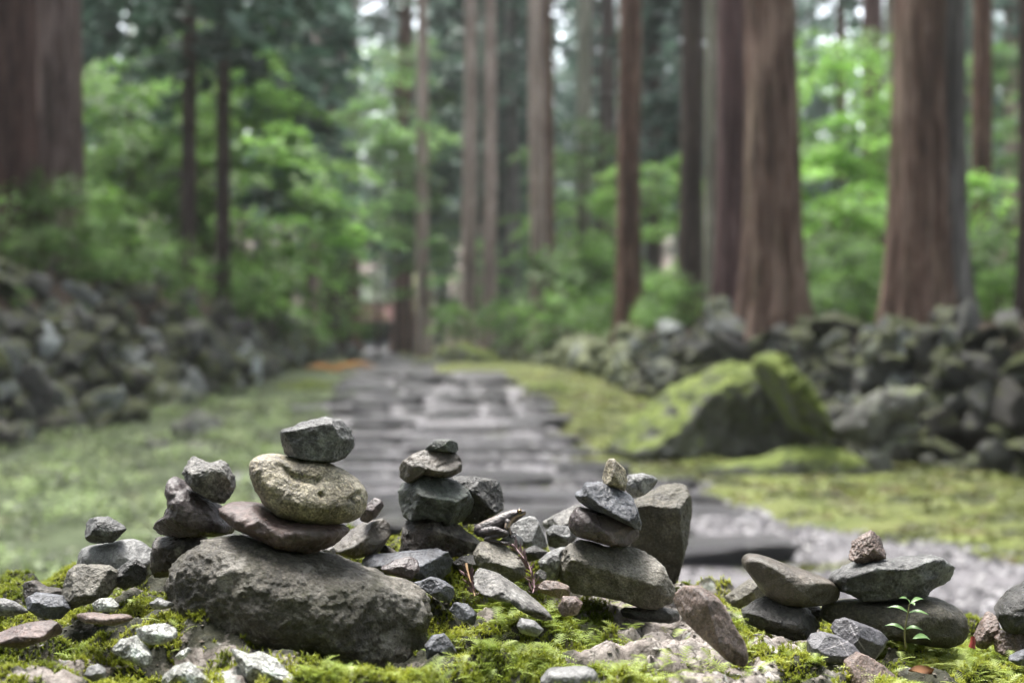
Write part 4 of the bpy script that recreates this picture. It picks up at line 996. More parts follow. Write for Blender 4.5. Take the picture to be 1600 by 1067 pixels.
# ------------------------------------------------------------------ trees
def bark_mat(name, a, b, c, moss=0.0):
    k = NT(name); v = k.obj((1, 1, 0.13))
    n1 = k.noise(v, 9, 8, 0.72, 0.4)
    col = k.ramp(n1, [(0.34, a), (0.5, b), (0.64, c)])
    v2 = k.obj((1, 1, 0.25))
    col = k.mix(0.55, col, k.mix(1.0, col, k.ramp(k.noise(v2, 2.2, 4, 0.6), [(0.34, 0.45), (0.66, 1.6)]), 'MULTIPLY'))
    if moss > 0:
        col = k.mix(k.math('MULTIPLY', k.rng(k.noise(v2, 3, 5, 0.7), 0.5, 0.66), moss, True), col, (0.11, 0.125, 0.06))
    return k.surf(col, 0.85, k.bump(n1, 1.0, 0.09), 0.25)
B_RED = bark_mat('red brown cedar bark', (0.03, 0.015, 0.011), (0.11, 0.058, 0.042), (0.24, 0.15, 0.115), 0.1)
B_BROWN = bark_mat('brown cedar bark', (0.026, 0.014, 0.009), (0.14, 0.086, 0.064), (0.32, 0.225, 0.175), 0.25)
B_DARK = bark_mat('dark cedar bark', (0.02, 0.013, 0.01), (0.055, 0.038, 0.032), (0.11, 0.08, 0.07), 0.15)
B_PURP = bark_mat('purple brown cedar bark', (0.04, 0.02, 0.02), (0.10, 0.058, 0.055), (0.18, 0.115, 0.11), 0.05)
B_DRED = bark_mat('deep red brown cedar bark', (0.022, 0.01, 0.009), (0.062, 0.032, 0.026), (0.12, 0.065, 0.055), 0.0)
B_PINKB = bark_mat('pinkish brown cedar bark', (0.04, 0.026, 0.022), (0.12, 0.082, 0.073), (0.25, 0.185, 0.17), 0.05)
B_GREY = bark_mat('grey cedar bark', (0.05, 0.045, 0.04), (0.13, 0.12, 0.11), (0.24, 0.225, 0.21), 0.15)
B_PALE = bark_mat('pale pinkish cedar bark', (0.13, 0.095, 0.078), (0.31, 0.235, 0.20), (0.46, 0.38, 0.335), 0.15)
B_PGRN = bark_mat('pale lichened cedar bark', (0.10, 0.095, 0.07), (0.22, 0.21, 0.16), (0.34, 0.33, 0.27), 0.4)

def trunk_mesh(H, r0, r1, flare, lean, seed, flutes=9, fl=0.085):
    nz, na = 40, 28
    t = np.linspace(0, 1, nz) ** 1.7
    a = np.linspace(0, 2 * math.pi, na, endpoint=False)
    T, A = np.meshgrid(t, a, indexing='ij')
    z = T * H - 0.35
    r = (r0 * (1 - T) + r1 * T) * (1 + flare * np.exp(-np.clip(z, 0, 99) / (r0 * 2.2)))
    ph = seed * 1.7
    r = r * (1 + fl * (1 + 2.0 * np.exp(-np.clip(z, 0, 99) / (r0 * 2.5))) * np.sin(flutes * A + ph + 0.25 * np.sin(z * 0.7 + ph)))
    p = np.stack([np.cos(A).ravel() * 1.5, np.sin(A).ravel() * 1.5, z.ravel() * 0.5], 1)
    r = r * (1 + 0.09 * fbm(p + seed, 3, seed).reshape(r.shape))
    X = r * np.cos(A) + lean[0] * z + 0.06 * np.sin(z * 0.35 + seed) * r0 * 2
    Yv = r * np.sin(A) + lean[1] * z
    v = np.stack([X.ravel(), Yv.ravel(), z.ravel()], 1)
    i = (np.arange(nz - 1)[:, None] * na + np.arange(na)[None, :]).ravel()
    j = (np.arange(nz - 1)[:, None] * na + (np.arange(na)[None, :] + 1) % na).ravel()
    f = np.stack([i, j, j + na, i + na], 1)
    return mesh_np('trunk', v, f)

def quads(c, nr, rot, sx, sy):
    t, b = frames(nr)
    u = t * np.cos(rot)[:, None] + b * np.sin(rot)[:, None]; w = np.cross(nr, u)
    V = np.stack([c - u * sx[:, None], c - w * sy[:, None], c + u * sx[:, None], c + w * sy[:, None]], 1)
    return V.reshape(-1, 3)

def cedar_crown(H, z0, rmax, nb, seed, tufts=60, per=1):
    """drooping fans of needles on whorls of branches"""
    rg = np.random.default_rng(seed); C, N, S, TN = [], [], [], []
    for i in range(nb):
        h = z0 + (H - z0) * (i + rg.uniform()) / nb
        k = 1 - (h - z0) / (H - z0 + 0.01)
        L = rmax * (0.25 + 0.75 * k ** 0.8) * rg.uniform(0.6, 1.15)
        az = rg.uniform(0, 6.28); dx, dy = math.cos(az), math.sin(az)
        droop = rg.uniform(0.15, 0.45)
        m = int(tufts * (0.4 + L / rmax))
        s = rg.uniform(0.12, 1, m) ** 0.75
        wid = 0.26 * L * (0.3 + s)
        lat = rg.normal(0, 0.5, m) * wid
        x = dx * s * L - dy * lat; y = dy * s * L + dx * lat
        z = h + 0.25 * L * s - droop * L * s * s * 1.6 + rg.normal(0, 0.10, m) * L * 0.5 - np.abs(lat) * 0.4
        TN.append(np.full(m, rg.uniform(0.45, 1.6)))
        C.append(np.stack([x, y, z], 1))
        nn = np.stack([dx * 0.3 + rg.normal(0, 0.45, m), dy * 0.3 + rg.normal(0, 0.45, m), np.full(m, 0.9)], 1)
        N.append(nn); S.append(np.full(m, 1.0))
    C = np.vstack(C); N = np.vstack(N); N /= np.linalg.norm(N, axis=1)[:, None]
    n = len(C)
    V = quads(C, N, rg.uniform(0, 6.28, n), rg.uniform(0.12, 0.30, n), rg.uniform(0.06, 0.12, n))
    me = mesh_np('crown', V, np.arange(len(V)).reshape(-1, 4), False)
    attr(me, 'tone', np.repeat(np.concatenate(TN) * rg.uniform(0.75, 1.25, n), 4))
    return me

def maple_crown(rx, rz, ns, per, leaf, seed, zc=0.0, flat=0.12):
    rg = np.random.default_rng(seed); C, N, TN = [], [], []
    for i in range(ns):
        d = rg.normal(size=3); d /= np.linalg.norm(d)
        rr = rg.uniform(0.35, 1.0) ** 0.6
        c = np.array([d[0] * rx * rr, d[1] * rx * rr, zc + d[2] * rz * rr])
        R0 = rg.uniform(0.28, 0.55) * rx * 0.55
        m = per
        a = rg.uniform(0, 6.28, m); r = R0 * rg.uniform(size=m) ** 0.6
        out = c[:2] / (np.hypot(*c[:2]) + 1e-6)
        tilt = rg.uniform(0.1, 0.5)
        x = c[0] + np.cos(a) * r * 1.2; y = c[1] + np.sin(a) * r * 1.2
        z = c[2] + rg.normal(0, flat, m) * R0 - tilt * ((x - c[0]) * out[0] + (y - c[1]) * out[1]) - 0.3 * r * r / R0
        C.append(np.stack([x, y, z], 1))
        TN.append(np.full(m, rg.uniform(0.45, 1.55)))
        N.append(np.stack([rg.normal(0, 0.4, m) + out[0] * tilt, rg.normal(0, 0.4, m) + out[1] * tilt, np.ones(m)], 1))
    C = np.vstack(C); N = np.vstack(N); N /= np.linalg.norm(N, axis=1)[:, None]; n = len(C)
    V = quads(C, N, rg.uniform(0, 6.28, n), leaf * rg.uniform(0.6, 1.3, n), leaf * rg.uniform(0.4, 0.8, n))
    me = mesh_np('crown', V, np.arange(len(V)).reshape(-1, 4), False)
    attr(me, 'tone', np.repeat(np.concatenate(TN) * rg.uniform(0.75, 1.25, n), 4))
    return me

def leaf_mat(name, a, b, c, trans, sc=0.8):
    k = NT(name)
    col = k.ramp(k.noise(k.obj(), sc, 5, 0.7), [(0.3, a), (0.5, b), (0.7, c)])
    hs = k.n.new('ShaderNodeHueSaturation'); k.l.new(col, hs.inputs['Color'])
    k.l.new(k.math('MULTIPLY', k.rng(k.rnd(), 0, 1, 0.75, 1.3), k.attr('tone')), hs.inputs['Value'])
    return k.leafy(hs.outputs[0], trans, 0.5)
L_CEDAR = leaf_mat('cedar needles', (0.022, 0.045, 0.032), (0.04, 0.075, 0.05), (0.065, 0.11, 0.07), 0.25)
L_CEDAR2 = leaf_mat('young cedar needles', (0.045, 0.085, 0.062), (0.08, 0.135, 0.10), (0.125, 0.19, 0.14), 0.35)
L_MAPLE = leaf_mat('fresh maple leaves', (0.075, 0.16, 0.032), (0.145, 0.275, 0.055), (0.23, 0.37, 0.09), 0.55)
L_PALE = leaf_mat('pale maple leaves', (0.085, 0.16, 0.055), (0.16, 0.28, 0.09), (0.26, 0.39, 0.15), 0.55)
L_SHRUB = leaf_mat('shrub leaves', (0.055, 0.115, 0.028), (0.11, 0.21, 0.045), (0.19, 0.31, 0.08), 0.5)

CEDAR_CROWNS = []
for s in range(4):
    me = cedar_crown(30, 13.0, 2.8, 44, 700 + s, 46); me.materials.append(L_CEDAR); CEDAR_CROWNS.append(me)
LOW_CROWNS = []                  # crowns that reach down almost to the ground
for s in range(4):
    me = cedar_crown(26, 3.0 + 1.5 * s, 3.1, 120, 720 + s, 48); me.materials.append(L_CEDAR2); LOW_CROWNS.append(me)
YOUNG_CROWNS = []
for s in range(3):
    me = cedar_crown(10, 1.6, 1.8, 58, 740 + s, 38); me.materials.append(L_CEDAR2); YOUNG_CROWNS.append(me)
THIN_CROWNS = []
for s in range(2):
    me = cedar_crown(18, 4.0, 2.1, 62, 750 + s, 40); me.materials.append(L_CEDAR); THIN_CROWNS.append(me)
MAPLE_CROWNS = []
for s in range(4):
    me = maple_crown(2.0, 1.7, 62, 80, 0.075, 760 + s); me.materials.append(L_MAPLE); MAPLE_CROWNS.append(me)
PALE_CROWNS = []
for s in range(3):
    me = maple_crown(1.9, 1.8, 46, 80, 0.08, 780 + s); me.materials.append(L_PALE); PALE_CROWNS.append(me)
SHRUB_CROWNS = []
for s in range(4):
    me = maple_crown(1.0, 0.7, 34, 50, 0.055, 800 + s, 0.55, 0.3); me.materials.append(L_SHRUB); SHRUB_CROWNS.append(me)

def px_x(px, Y): return (px - CX) * Y / FPX

def cedar(px, wpx, Y, bark, label, lean=(0, 0), flare=0.35, seed=0, H=30, crown=True, group=None, base=None, second=None):
    x = px_x(px, Y); z = land1(x, Y) if base is None else base
    root = empty('cedar_tree', (x, Y, z), 0.0)
    tag(root, label, 'tree', group)
    r0 = wpx * Y / FPX / 2
    link('trunk', trunk_mesh(H, r0 * 1.03, r0 * 0.35, flare, lean, seed), bark, root)
    if second:
        s2 = second
        link('trunk', trunk_mesh(H, s2[1] * Y / FPX / 2, s2[1] * Y / FPX / 6, s2[3], s2[4], seed + 5), s2[2], root, ((s2[0] - px) * Y / FPX, s2[5], 0))
    if crown:
        c = link('crown', THIN_CROWNS[seed % 2] if crown == 'thin' else CEDAR_CROWNS[seed % 4], None, root)
        c.rotation_euler = (0, 0, seed * 1.3)
        c.location = (lean[0] * 8, lean[1] * 8, 0)
    return root

G_T = 'cedar trunks of the avenue'
cedar(10, 84, 19, B_DRED, 'thick dark red cedar trunk at the very left border', seed=1, flare=0.12, group=G_T)
cedar(93, 68, 20.5, B_PINKB, 'thick pinkish brown cedar trunk next to the dark red one at the left', seed=2, flare=0.1, group=G_T)
cedar(293, 24, 23, B_DARK, 'thin dark trunk above the stone bank, further from the path', (0.012, 0), seed=3, group=G_T, crown='thin', H=18, flare=0.2)
cedar(349, 23, 24.5, B_DARK, 'thin dark trunk above the stone bank, closer to the path', (0.004, 0), seed=4, group=G_T, crown='thin', H=18, flare=0.2)
cedar(487, 20, 38, B_PALE, 'short seen pinkish trunk before the dark trunks left of the red roof', (0.02, 0), seed=5, group=G_T)
cedar(515, 22, 46, B_DARK, 'dark trunk in the row left of the red roof, first from the path bank', seed=6, group=G_T)
cedar(536, 18, 52, B_DARK, 'dark trunk in the row left of the red roof, middle one', seed=7, group=G_T)
cedar(553, 18, 60, B_RED, 'trunk in the row left of the red roof, closest to the roof', seed=8, group=G_T)
cedar(632, 32, 58, B_RED, 'reddish trunk immediately right of the red roof', seed=9, group=G_T)
cedar(662, 20, 45, B_PALE, 'slim pale grey trunk standing free at the end of the path', (-0.006, 0), seed=10, group=G_T)
cedar(733, 23, 40, B_PALE, 'pale pink trunk, left one of the close pair over the path', (0.003, 0), seed=11, group=G_T)
cedar(764, 21, 42, B_PALE, 'pale pink trunk, right one of the close pair over the path', (0.002, 0), seed=12, group=G_T)
cedar(797, 17, 60, B_RED, 'thin reddish trunk far behind between the pale pairs', seed=13, group=G_T)
cedar(842, 26, 34, B_PALE, 'pale trunk joined to a darker twin, by the end of the stone wall', (-0.006, 0), seed=14, group=G_T, second=(857, 20, B_BROWN, 0.2, (-0.004, 0), 0.25))
cedar(913, 24, 38, B_PGRN, 'pale greenish lichened trunk behind the layered maple', (0.004, 0), seed=15, group=G_T)
cedar(948, 30, 48, B_DARK, 'dark trunk behind the layered maple', seed=16, group=G_T)
cedar(984, 37, 24, B_RED, 'straight reddish brown trunk standing alone behind the stone wall', (0.001, 0), seed=17, group=G_T)
cedar(1081, 36, 22, B_DARK, 'dark grey trunk left of the clump of three', seed=18, group=G_T)
cedar(1112, 25, 21, B_PGRN, 'slim tan trunk squeezed between the dark grey and purple trunks', (0.003, 0), seed=19, group=G_T)
cedar(1141, 50, 18, B_PURP, 'purple brown trunk against the side of the broad brown trunk', (0.004, 0), seed=20, group=G_T)
cedar(1204, 80, 16.3, B_BROWN, 'broad brown fluted trunk with flared foot on the stone wall', seed=21, flare=0.4, group=G_T)
cedar(1365, 34, 30, B_PURP, 'dark reddish trunk seen in the gap between the two broad trunks', seed=22, group=G_T)
cedar(1388, 12, 34, B_PGRN, 'very thin pale trunk beside the dark reddish one in the gap', seed=23, group=G_T)
cedar(1438, 80, 14, B_BROWN, 'broad double trunk, brown and grey, with wide root flare', (-0.002, 0), seed=24, flare=0.35, group=G_T, second=(1490, 64, B_GREY, 0.45, (0.004, 0), 0.25))
cedar(1532, 30, 24, B_RED, 'reddish trunk partly hidden behind the broad double trunk', (0.002, 0), seed=25, group=G_T)
cedar(1614, 46, 13.2, B_DARK, 'dark trunk cut off by the right border', seed=26, group=G_T)

def copy_tree(root, loc, rz, s, label=None, group=None):
    c = root.copy(); COL.objects.link(c)
    c.location = loc; c.rotation_euler = (0, 0, rz); c.scale = (s, s, s)
    if label: c['label'] = label
    if group: c['group'] = group
    for ch in root.children:
        d = ch.copy(); COL.objects.link(d); d.parent = c
    return c

# the forest beyond, alike cedars in the half light
def forest():
    rg = np.random.default_rng(55)
    protos = []
    lab = 'one of the tall hazy cedars filling the forest far behind the avenue'
    grp = 'far cedars of the forest'
    barks = [B_DARK, B_RED, B_GREY, B_PALE]
    spots = []
    for Y0, n in ((46, 5), (54, 9), (63, 12), (74, 16), (88, 20), (104, 24), (122, 26)):
        for i in range(n):
            px = -180 + (i + rg.uniform(0.1, 0.9)) * 1960 / n
            Y = Y0 + rg.uniform(-5, 5)
            if 530 < px < 655 and Y < 84: continue
            if (1255 < px < 1400 or 690 < px < 715) and rg.uniform() < 0.6: continue
            spots.append((px_x(px, Y), Y))
    for i, (x, Y) in enumerate(spots):
        z = land1(x, Y)
        if i < 4:
            root = empty('cedar_tree', (x, Y, z)); tag(root, lab, 'tree', grp)
            link('trunk', trunk_mesh(27, rg.uniform(0.2, 0.34), 0.07, 0.3, (0, 0), 60 + i), barks[i], root)
            link('crown', LOW_CROWNS[i], None, root)
            protos.append(root)
        else:
            copy_tree(protos[int(rg.integers(4))], (x, Y, z), rg.uniform(0, 6.28), rg.uniform(0.85, 1.25))
    # unseen cedars added beside and behind the viewer, mostly to cut low light
    side = empty('cedar_tree', (-9, 4, land1(-9, 4)))
    tag(side, 'tall unseen cedar added beside or behind the viewer', 'tree', 'unseen cedars added around the viewer')
    link('trunk', trunk_mesh(30, 0.4, 0.12, 0.3, (0, 0), 71), B_RED, side)
    link('crown', LOW_CROWNS[0], None, side)
    for (x, Y) in [(8.5, 4), (-12, 10), (11, 10), (-6, -3), (5.5, -3.5), (-2.6, -6.5), (2.2, -6), (-9, -8), (8.5, -8), (-0.4, -9.5), (-5, -12), (5, -12.5), (13, 0), (-13.5, 1), (2, -16), (-2.5, -18), (-12, -16), (12, -16), (-8.5, -0.5), (9, -1), (-9.5, 17), (-13, 22), (-17, 15), (-19, 27), (-16, 36), (-23, 20), (-25, 34), (-23, 46), (-31, 28), (9.5, 17), (13, 23), (17, 17), (18, 32), (24, 40), (23, 25)]:
        copy_tree(side, (x, Y, land1(x, Y)), rg.uniform(0, 6.28), rg.uniform(0.85, 1.1))
    return len(spots)
print('far cedars', forest())

# young dark cedars and lower branches left of the path
def small_tree(name, px, py, Y, mesh, s, label, bark=B_DARK, tr=0.05, group=None, sz=None):
    """crown centred where it is seen; its stem goes down to the land"""
    p = at(px, py, Y); zb = land1(p[0], Y)
    root = empty(name, (p[0], Y, zb)); tag(root, label, 'tree', group)
    c = link('crown', mesh, None, root, (0, 0, p[2] - zb)); c.scale = (s, s, sz or s); c.rotation_euler = (0, 0, px * 0.37)
    H = max(p[2] - zb + 0.8, 0.6)
    link('trunk', trunk_mesh(H + 0.3, tr * s, tr * s * 0.4, 0.2, (0, 0), int(px) % 50, 5, 0.05), bark, root)
    return root

G_M = 'bright understory maples'
MP = [(205, 235, 28, 0, 1.15, 'bright green maple between the thick left trunks and the thin dark pair', 'M'),
      (330, 150, 30, 1, 1.1, 'green maple high behind the thin dark pair of trunks', 'M'),
      (420, 330, 28, 2, 1.1, 'yellow green maple just past the thin dark pair', 'M'),
      (235, 330, 29, 3, 1.05, 'bright green low maple over the shrubs of the left bank', 'M'),
      (95, 380, 22, 1, 0.7, 'low green maple in front of the thick left trunks', 'M'),
      (590, 275, 46, 0, 1.5, 'pale green maple hanging over the far path', 'P'),
      (530, 370, 42, 1, 0.9, 'shaded green maple above the row of dark trunks', 'P'),
      (712, 430, 46, 1, 1.0, 'pale low maple under the close pair of pale trunks', 'P'),
      (905, 270, 36, 2, 0.85, 'layered maple with level sprays beside the lone reddish trunk', 'P'),
      (890, 370, 39, 0, 0.9, 'lower layered maple beside the lone reddish trunk', 'M'),
      (1030, 310, 30, 3, 0.65, 'small maple right of the lone reddish trunk', 'M'),
      (925, 450, 37, 2, 0.8, 'leafy maple low behind the end of the stone wall', 'P'),
      (1310, 170, 27, 0, 1.0, 'yellow green maple high in the gap between the broad trunks', 'M'),
      (1300, 330, 25, 1, 1.0, 'yellow green maple in the middle of the gap between the broad trunks', 'M'),
      (1320, 420, 22, 2, 0.85, 'bright low maple at the foot of the gap between the broad trunks', 'M'),
      (1580, 380, 22, 3, 0.8, 'green maple right of the broad double trunk', 'M'),
      (1600, 170, 30, 0, 1.1, 'dark green maple top at the upper right border', 'P'),
      (620, 170, 50, 1, 1.35, 'pale maple high over the path before the reddish trunk', 'P'),
      (640, 345, 49, 2, 0.95, 'small pale maple over the end of the path', 'P'),
      (640, 130, 70, 2, 1.7, 'hazy pale broadleaf tree high over the far path', 'P')]
for (px, py, Y, i, s, lab, kd) in MP:
    small_tree('maple_tree', px, py, Y, (MAPLE_CROWNS if kd == 'M' else PALE_CROWNS)[i % (4 if kd == 'M' else 3)], s, lab, group=G_M)
G_Y = 'young dark cedars by the path'
YC = [(450, 31, 0, 1.3, 'young dark cedar with drooping boughs beside the thin dark pair'), (482, 36, 1, 1.0, 'young dark cedar leaning over the bank toward the path'),
      (200, 31, 2, 1.2, 'young dark cedar high behind the bright left maples'), (690, 52, 2, 1.3, 'young cedar in the far shade between pale trunks'),
      (790, 50, 0, 1.0, 'young bluish cedar at the foot of the close pale pair'), (1060, 36, 1, 1.2, 'young cedar behind the dark grey trunk')]
for px, Y, i, s, lab in YC:
    x = px_x(px, Y); root = empty('young_cedar', (x, Y, land1(x, Y))); tag(root, lab, 'tree', G_Y)
    c = link('crown', YOUNG_CROWNS[i], None, root); c.scale = (s, s, s * 1.1); c.location = (0, 0, 1.4); c.rotation_euler = (0, 0, px)
    link('trunk', trunk_mesh(10 * s, 0.05, 0.015, 0.2, (0, 0), px % 40), B_DARK, root)

# boughs high over the left, hanging into view
G_S = 'shrubs on the forest floor'
SH = [(25, 320, 18.5, 0.75), (110, 335, 18.8, 0.75), (190, 380, 19.5, 0.75), (50, 375, 17.6, 0.5), (245, 410, 20.5, 0.7), (150, 405, 18.3, 0.45), (430, 470, 27, 0.9), (390, 430, 25, 0.9), (470, 510, 34, 0.9), (560, 500, 48, 1.0),
      (705, 500, 38, 0.8), (800, 490, 36, 1.0), (890, 490, 30, 0.9), (1045, 465, 21, 0.6), (1070, 440, 24, 0.6), (1010, 490, 22.5, 0.4), (940, 490, 28, 0.7), (1290, 440, 19, 0.8), (1350, 430, 20, 0.8), (1300, 470, 18, 0.5), (1560, 430, 17, 0.8), (1590, 400, 18, 0.9), (1570, 470, 15.5, 0.5)]
SHL = ['dark leafy shrub at the foot of the thick left trunks', 'leafy shrub right below the second thick trunk', 'green shrub along the top of the stone bank', 'shrub nearest the left border on the stone bank', 'shrub left of the thin dark pair', 'little shrub low on the stone bank', 'pale green shrub right of the thin dark pair', 'bushy shrub behind the closer thin dark trunk', 'shrub on the bank above the orange ferns', 'shaded shrub near the red roof',
       'small shrub left of the close pale pair', 'shrub at the foot of the close pale pair', 'shrub left of the lone reddish trunk', 'dark round shrub right of the lone reddish trunk', 'tall shrub before the dark grey trunk', 'low shrub at the foot of the lone reddish trunk', 'shrub behind the end of the stone wall', 'shrub just right of the broad brown trunk', 'shrub in the middle of the gap between the broad trunks', 'low shrub on the wall top between the broad trunks', 'shrub right of the broad double trunk', 'taller shrub at the right border', 'low shrub on the wall top at the right border']
for i, ((px, py, Y, s), lab) in enumerate(zip(SH, SHL)):
    x = px_x(px, Y); z = land1(x, Y); p = at(px, py, Y)
    root = empty('shrub', (x, Y, z)); tag(root, lab, 'shrub', G_S)
    c = link('foliage', SHRUB_CROWNS[i % 4], None, root, (0, 0, max(0, p[2] - z - 0.6 * s))); c.scale = (s, s, s); c.rotation_euler = (0, 0, i * 1.1)
    link('stem', trunk_mesh(0.9 * s + max(0, p[2] - z - 0.6 * s), 0.03, 0.01, 0.2, (0, 0), i), B_DARK, root)
rgs = np.random.default_rng(66)
first = None
for i in range(70):                                     # undergrowth further in
    px = rgs.uniform(-100, 1700); Y = rgs.uniform(32, 75); x = px_x(px, Y)
    if x_left(Y) - 0.8 < x < x_right(Y) + 0.8: continue
    z = land1(x, Y); s = rgs.uniform(0.9, 1.9)
    if first is None:
        first = empty('shrub', (x, Y, z)); tag(first, 'one of the leafy bushes scattered through the far undergrowth', 'shrub', 'far undergrowth bushes')
        link('foliage', SHRUB_CROWNS[2], None, first); link('stem', trunk_mesh(0.9, 0.03, 0.01, 0.2, (0, 0), 3), B_DARK, first)
        first.scale = (s, s, s)
    else:
        copy_tree(first, (x, Y, z), rgs.uniform(0, 6.28), s)

for (x, Y) in [(-7.5, 12), (-8.5, 15), (-10.5, 14), (-10, 19), (-12.5, 18), (-11.5, 24), (-15, 22), (-14.5, 29), (-18, 19), (-9, 10), (-12, 9), (-17, 33), (-22, 28), (8.5, 14), (10, 18), (12, 16), (12.5, 26), (15, 30), (17, 24)]:
    copy_tree(first, (x, Y, land1(x, Y)), rgs.uniform(0, 6.28), rgs.uniform(1.0, 1.7), 'leafy bush of the forest floor just outside the photograph, beside the avenue', 'bushes beside the avenue')
wd = None
for i in range(26):
    Y = 10 + 1.15 * i * 0.7 + rgs.uniform(-0.3, 0.3); right = i % 2 == 0
    x = (x_right(Y) + rgs.uniform(0.45, 0.9)) if right else (x_left(Y) - rgs.uniform(0.6, 1.7))
    z = land1(x, Y) + (0.05 if right else 0.0); sc_ = rgs.uniform(0.13, 0.26)
    if wd is None:
        wd = empty('weed', (x, Y, z)); tag(wd, 'one of the small leafy weeds rooted along the tops of the stone banks', 'weed', 'weeds on the stone banks')
        link('foliage', SHRUB_CROWNS[1], None, wd); link('stem', trunk_mesh(0.9, 0.03, 0.01, 0.2, (0, 0), 5), B_DARK, wd); wd.scale = (sc_, sc_, sc_)
    else: copy_tree(wd, (x, Y, z), rgs.uniform(0, 6.28), sc_)
bm_ = None  # unseen maples added behind the viewer to darken the stone fronts
for (x, Y) in [(-4.5, -3.5), (-1.5, -4.8), (1.6, -4.6), (4.2, -4.0), (-6.5, -6.5), (6.6, -6.2), (0, -7.6), (-3.2, -8.2), (3.4, -8.4)]:
    if bm_ is None:
        bm_ = empty('maple_tree', (x, Y, land1(x, Y))); tag(bm_, 'bushy unseen maple added behind the viewer to block light', 'tree', 'unseen maples added behind the viewer')
        link('crown', MAPLE_CROWNS[0], None, bm_, (0, 0, 2.0)); link('trunk', trunk_mesh(2.6, 0.06, 0.02, 0.2, (0, 0), 9), B_DARK, bm_)
    else: copy_tree(bm_, (x, Y, land1(x, Y)), rgs.uniform(0, 6.28), rgs.uniform(0.9, 1.2))

# orange dead ferns by the path bend
def fern(px, py, Y):
    p = at(px, py, Y); z = land1(p[0], Y)
    root = empty('fern_clump', (p[0], Y, z)); tag(root, 'clump of withered orange ferns at the bend of the path', 'fern')
    k = NT('withered fern'); m = k.leafy(k.ramp(k.noise(k.obj(), 6, 4, 0.6), [(0.3, (0.38, 0.16, 0.04)), (0.7, (0.62, 0.30, 0.08))]), 0.35)
    rg = np.random.default_rng(8)
    for i in range(9):
        az = i * 0.7 + rg.uniform(-.2, .2); L = rg.uniform(0.4, 0.7); V = []
        for s in np.linspace(0.08, 1, 14):
            c = np.array([math.cos(az) * L * s, math.sin(az) * L * s, L * (0.9 * s - 0.75 * s * s)])
            sdv = np.array([-math.sin(az), math.cos(az), 0]); fw = np.array([math.cos(az), math.sin(az), 0])
            for sg in (-1, 1):
                wl2 = 0.16 * (1 - s * 0.8)
                V += [c - fw * 0.02, c + sdv * sg * wl2 + fw * 0.05 - np.array([0, 0, 0.03]), c + fw * 0.025]
        link('frond', mesh_np('frond', np.array(V), np.arange(len(V)).reshape(-1, 3), False), m, root)
fern(522, 574, 25.5)

# ------------------------------------------------------------------ the red roofed shrine gate at the end of the path
def haze():
    bm = bmesh.new(); bmesh.ops.create_cube(bm, size=1.0); bmesh.ops.scale(bm, vec=(300, 300, 64), verts=bm.verts)
    me = bpy.data.meshes.new('haze'); bm.to_mesh(me); bm.free()
    m = bpy.data.materials.new('forest mist'); m.use_nodes = True; nt = m.node_tree; nt.nodes.clear()
    o_ = nt.nodes.new('ShaderNodeOutputMaterial'); v = nt.nodes.new('ShaderNodeVolumePrincipled')
    v.inputs['Color'].default_value = (0.92, 0.97, 0.95, 1); v.inputs['Density'].default_value = HAZE; v.inputs['Anisotropy'].default_value = 0.3
    nt.links.new(v.outputs[0], o_.inputs['Volume'])
    o = link('haze', me, m, None, (0, 80, 30)); tag(o, kind='stuff')
HAZE = 0.0006
haze()

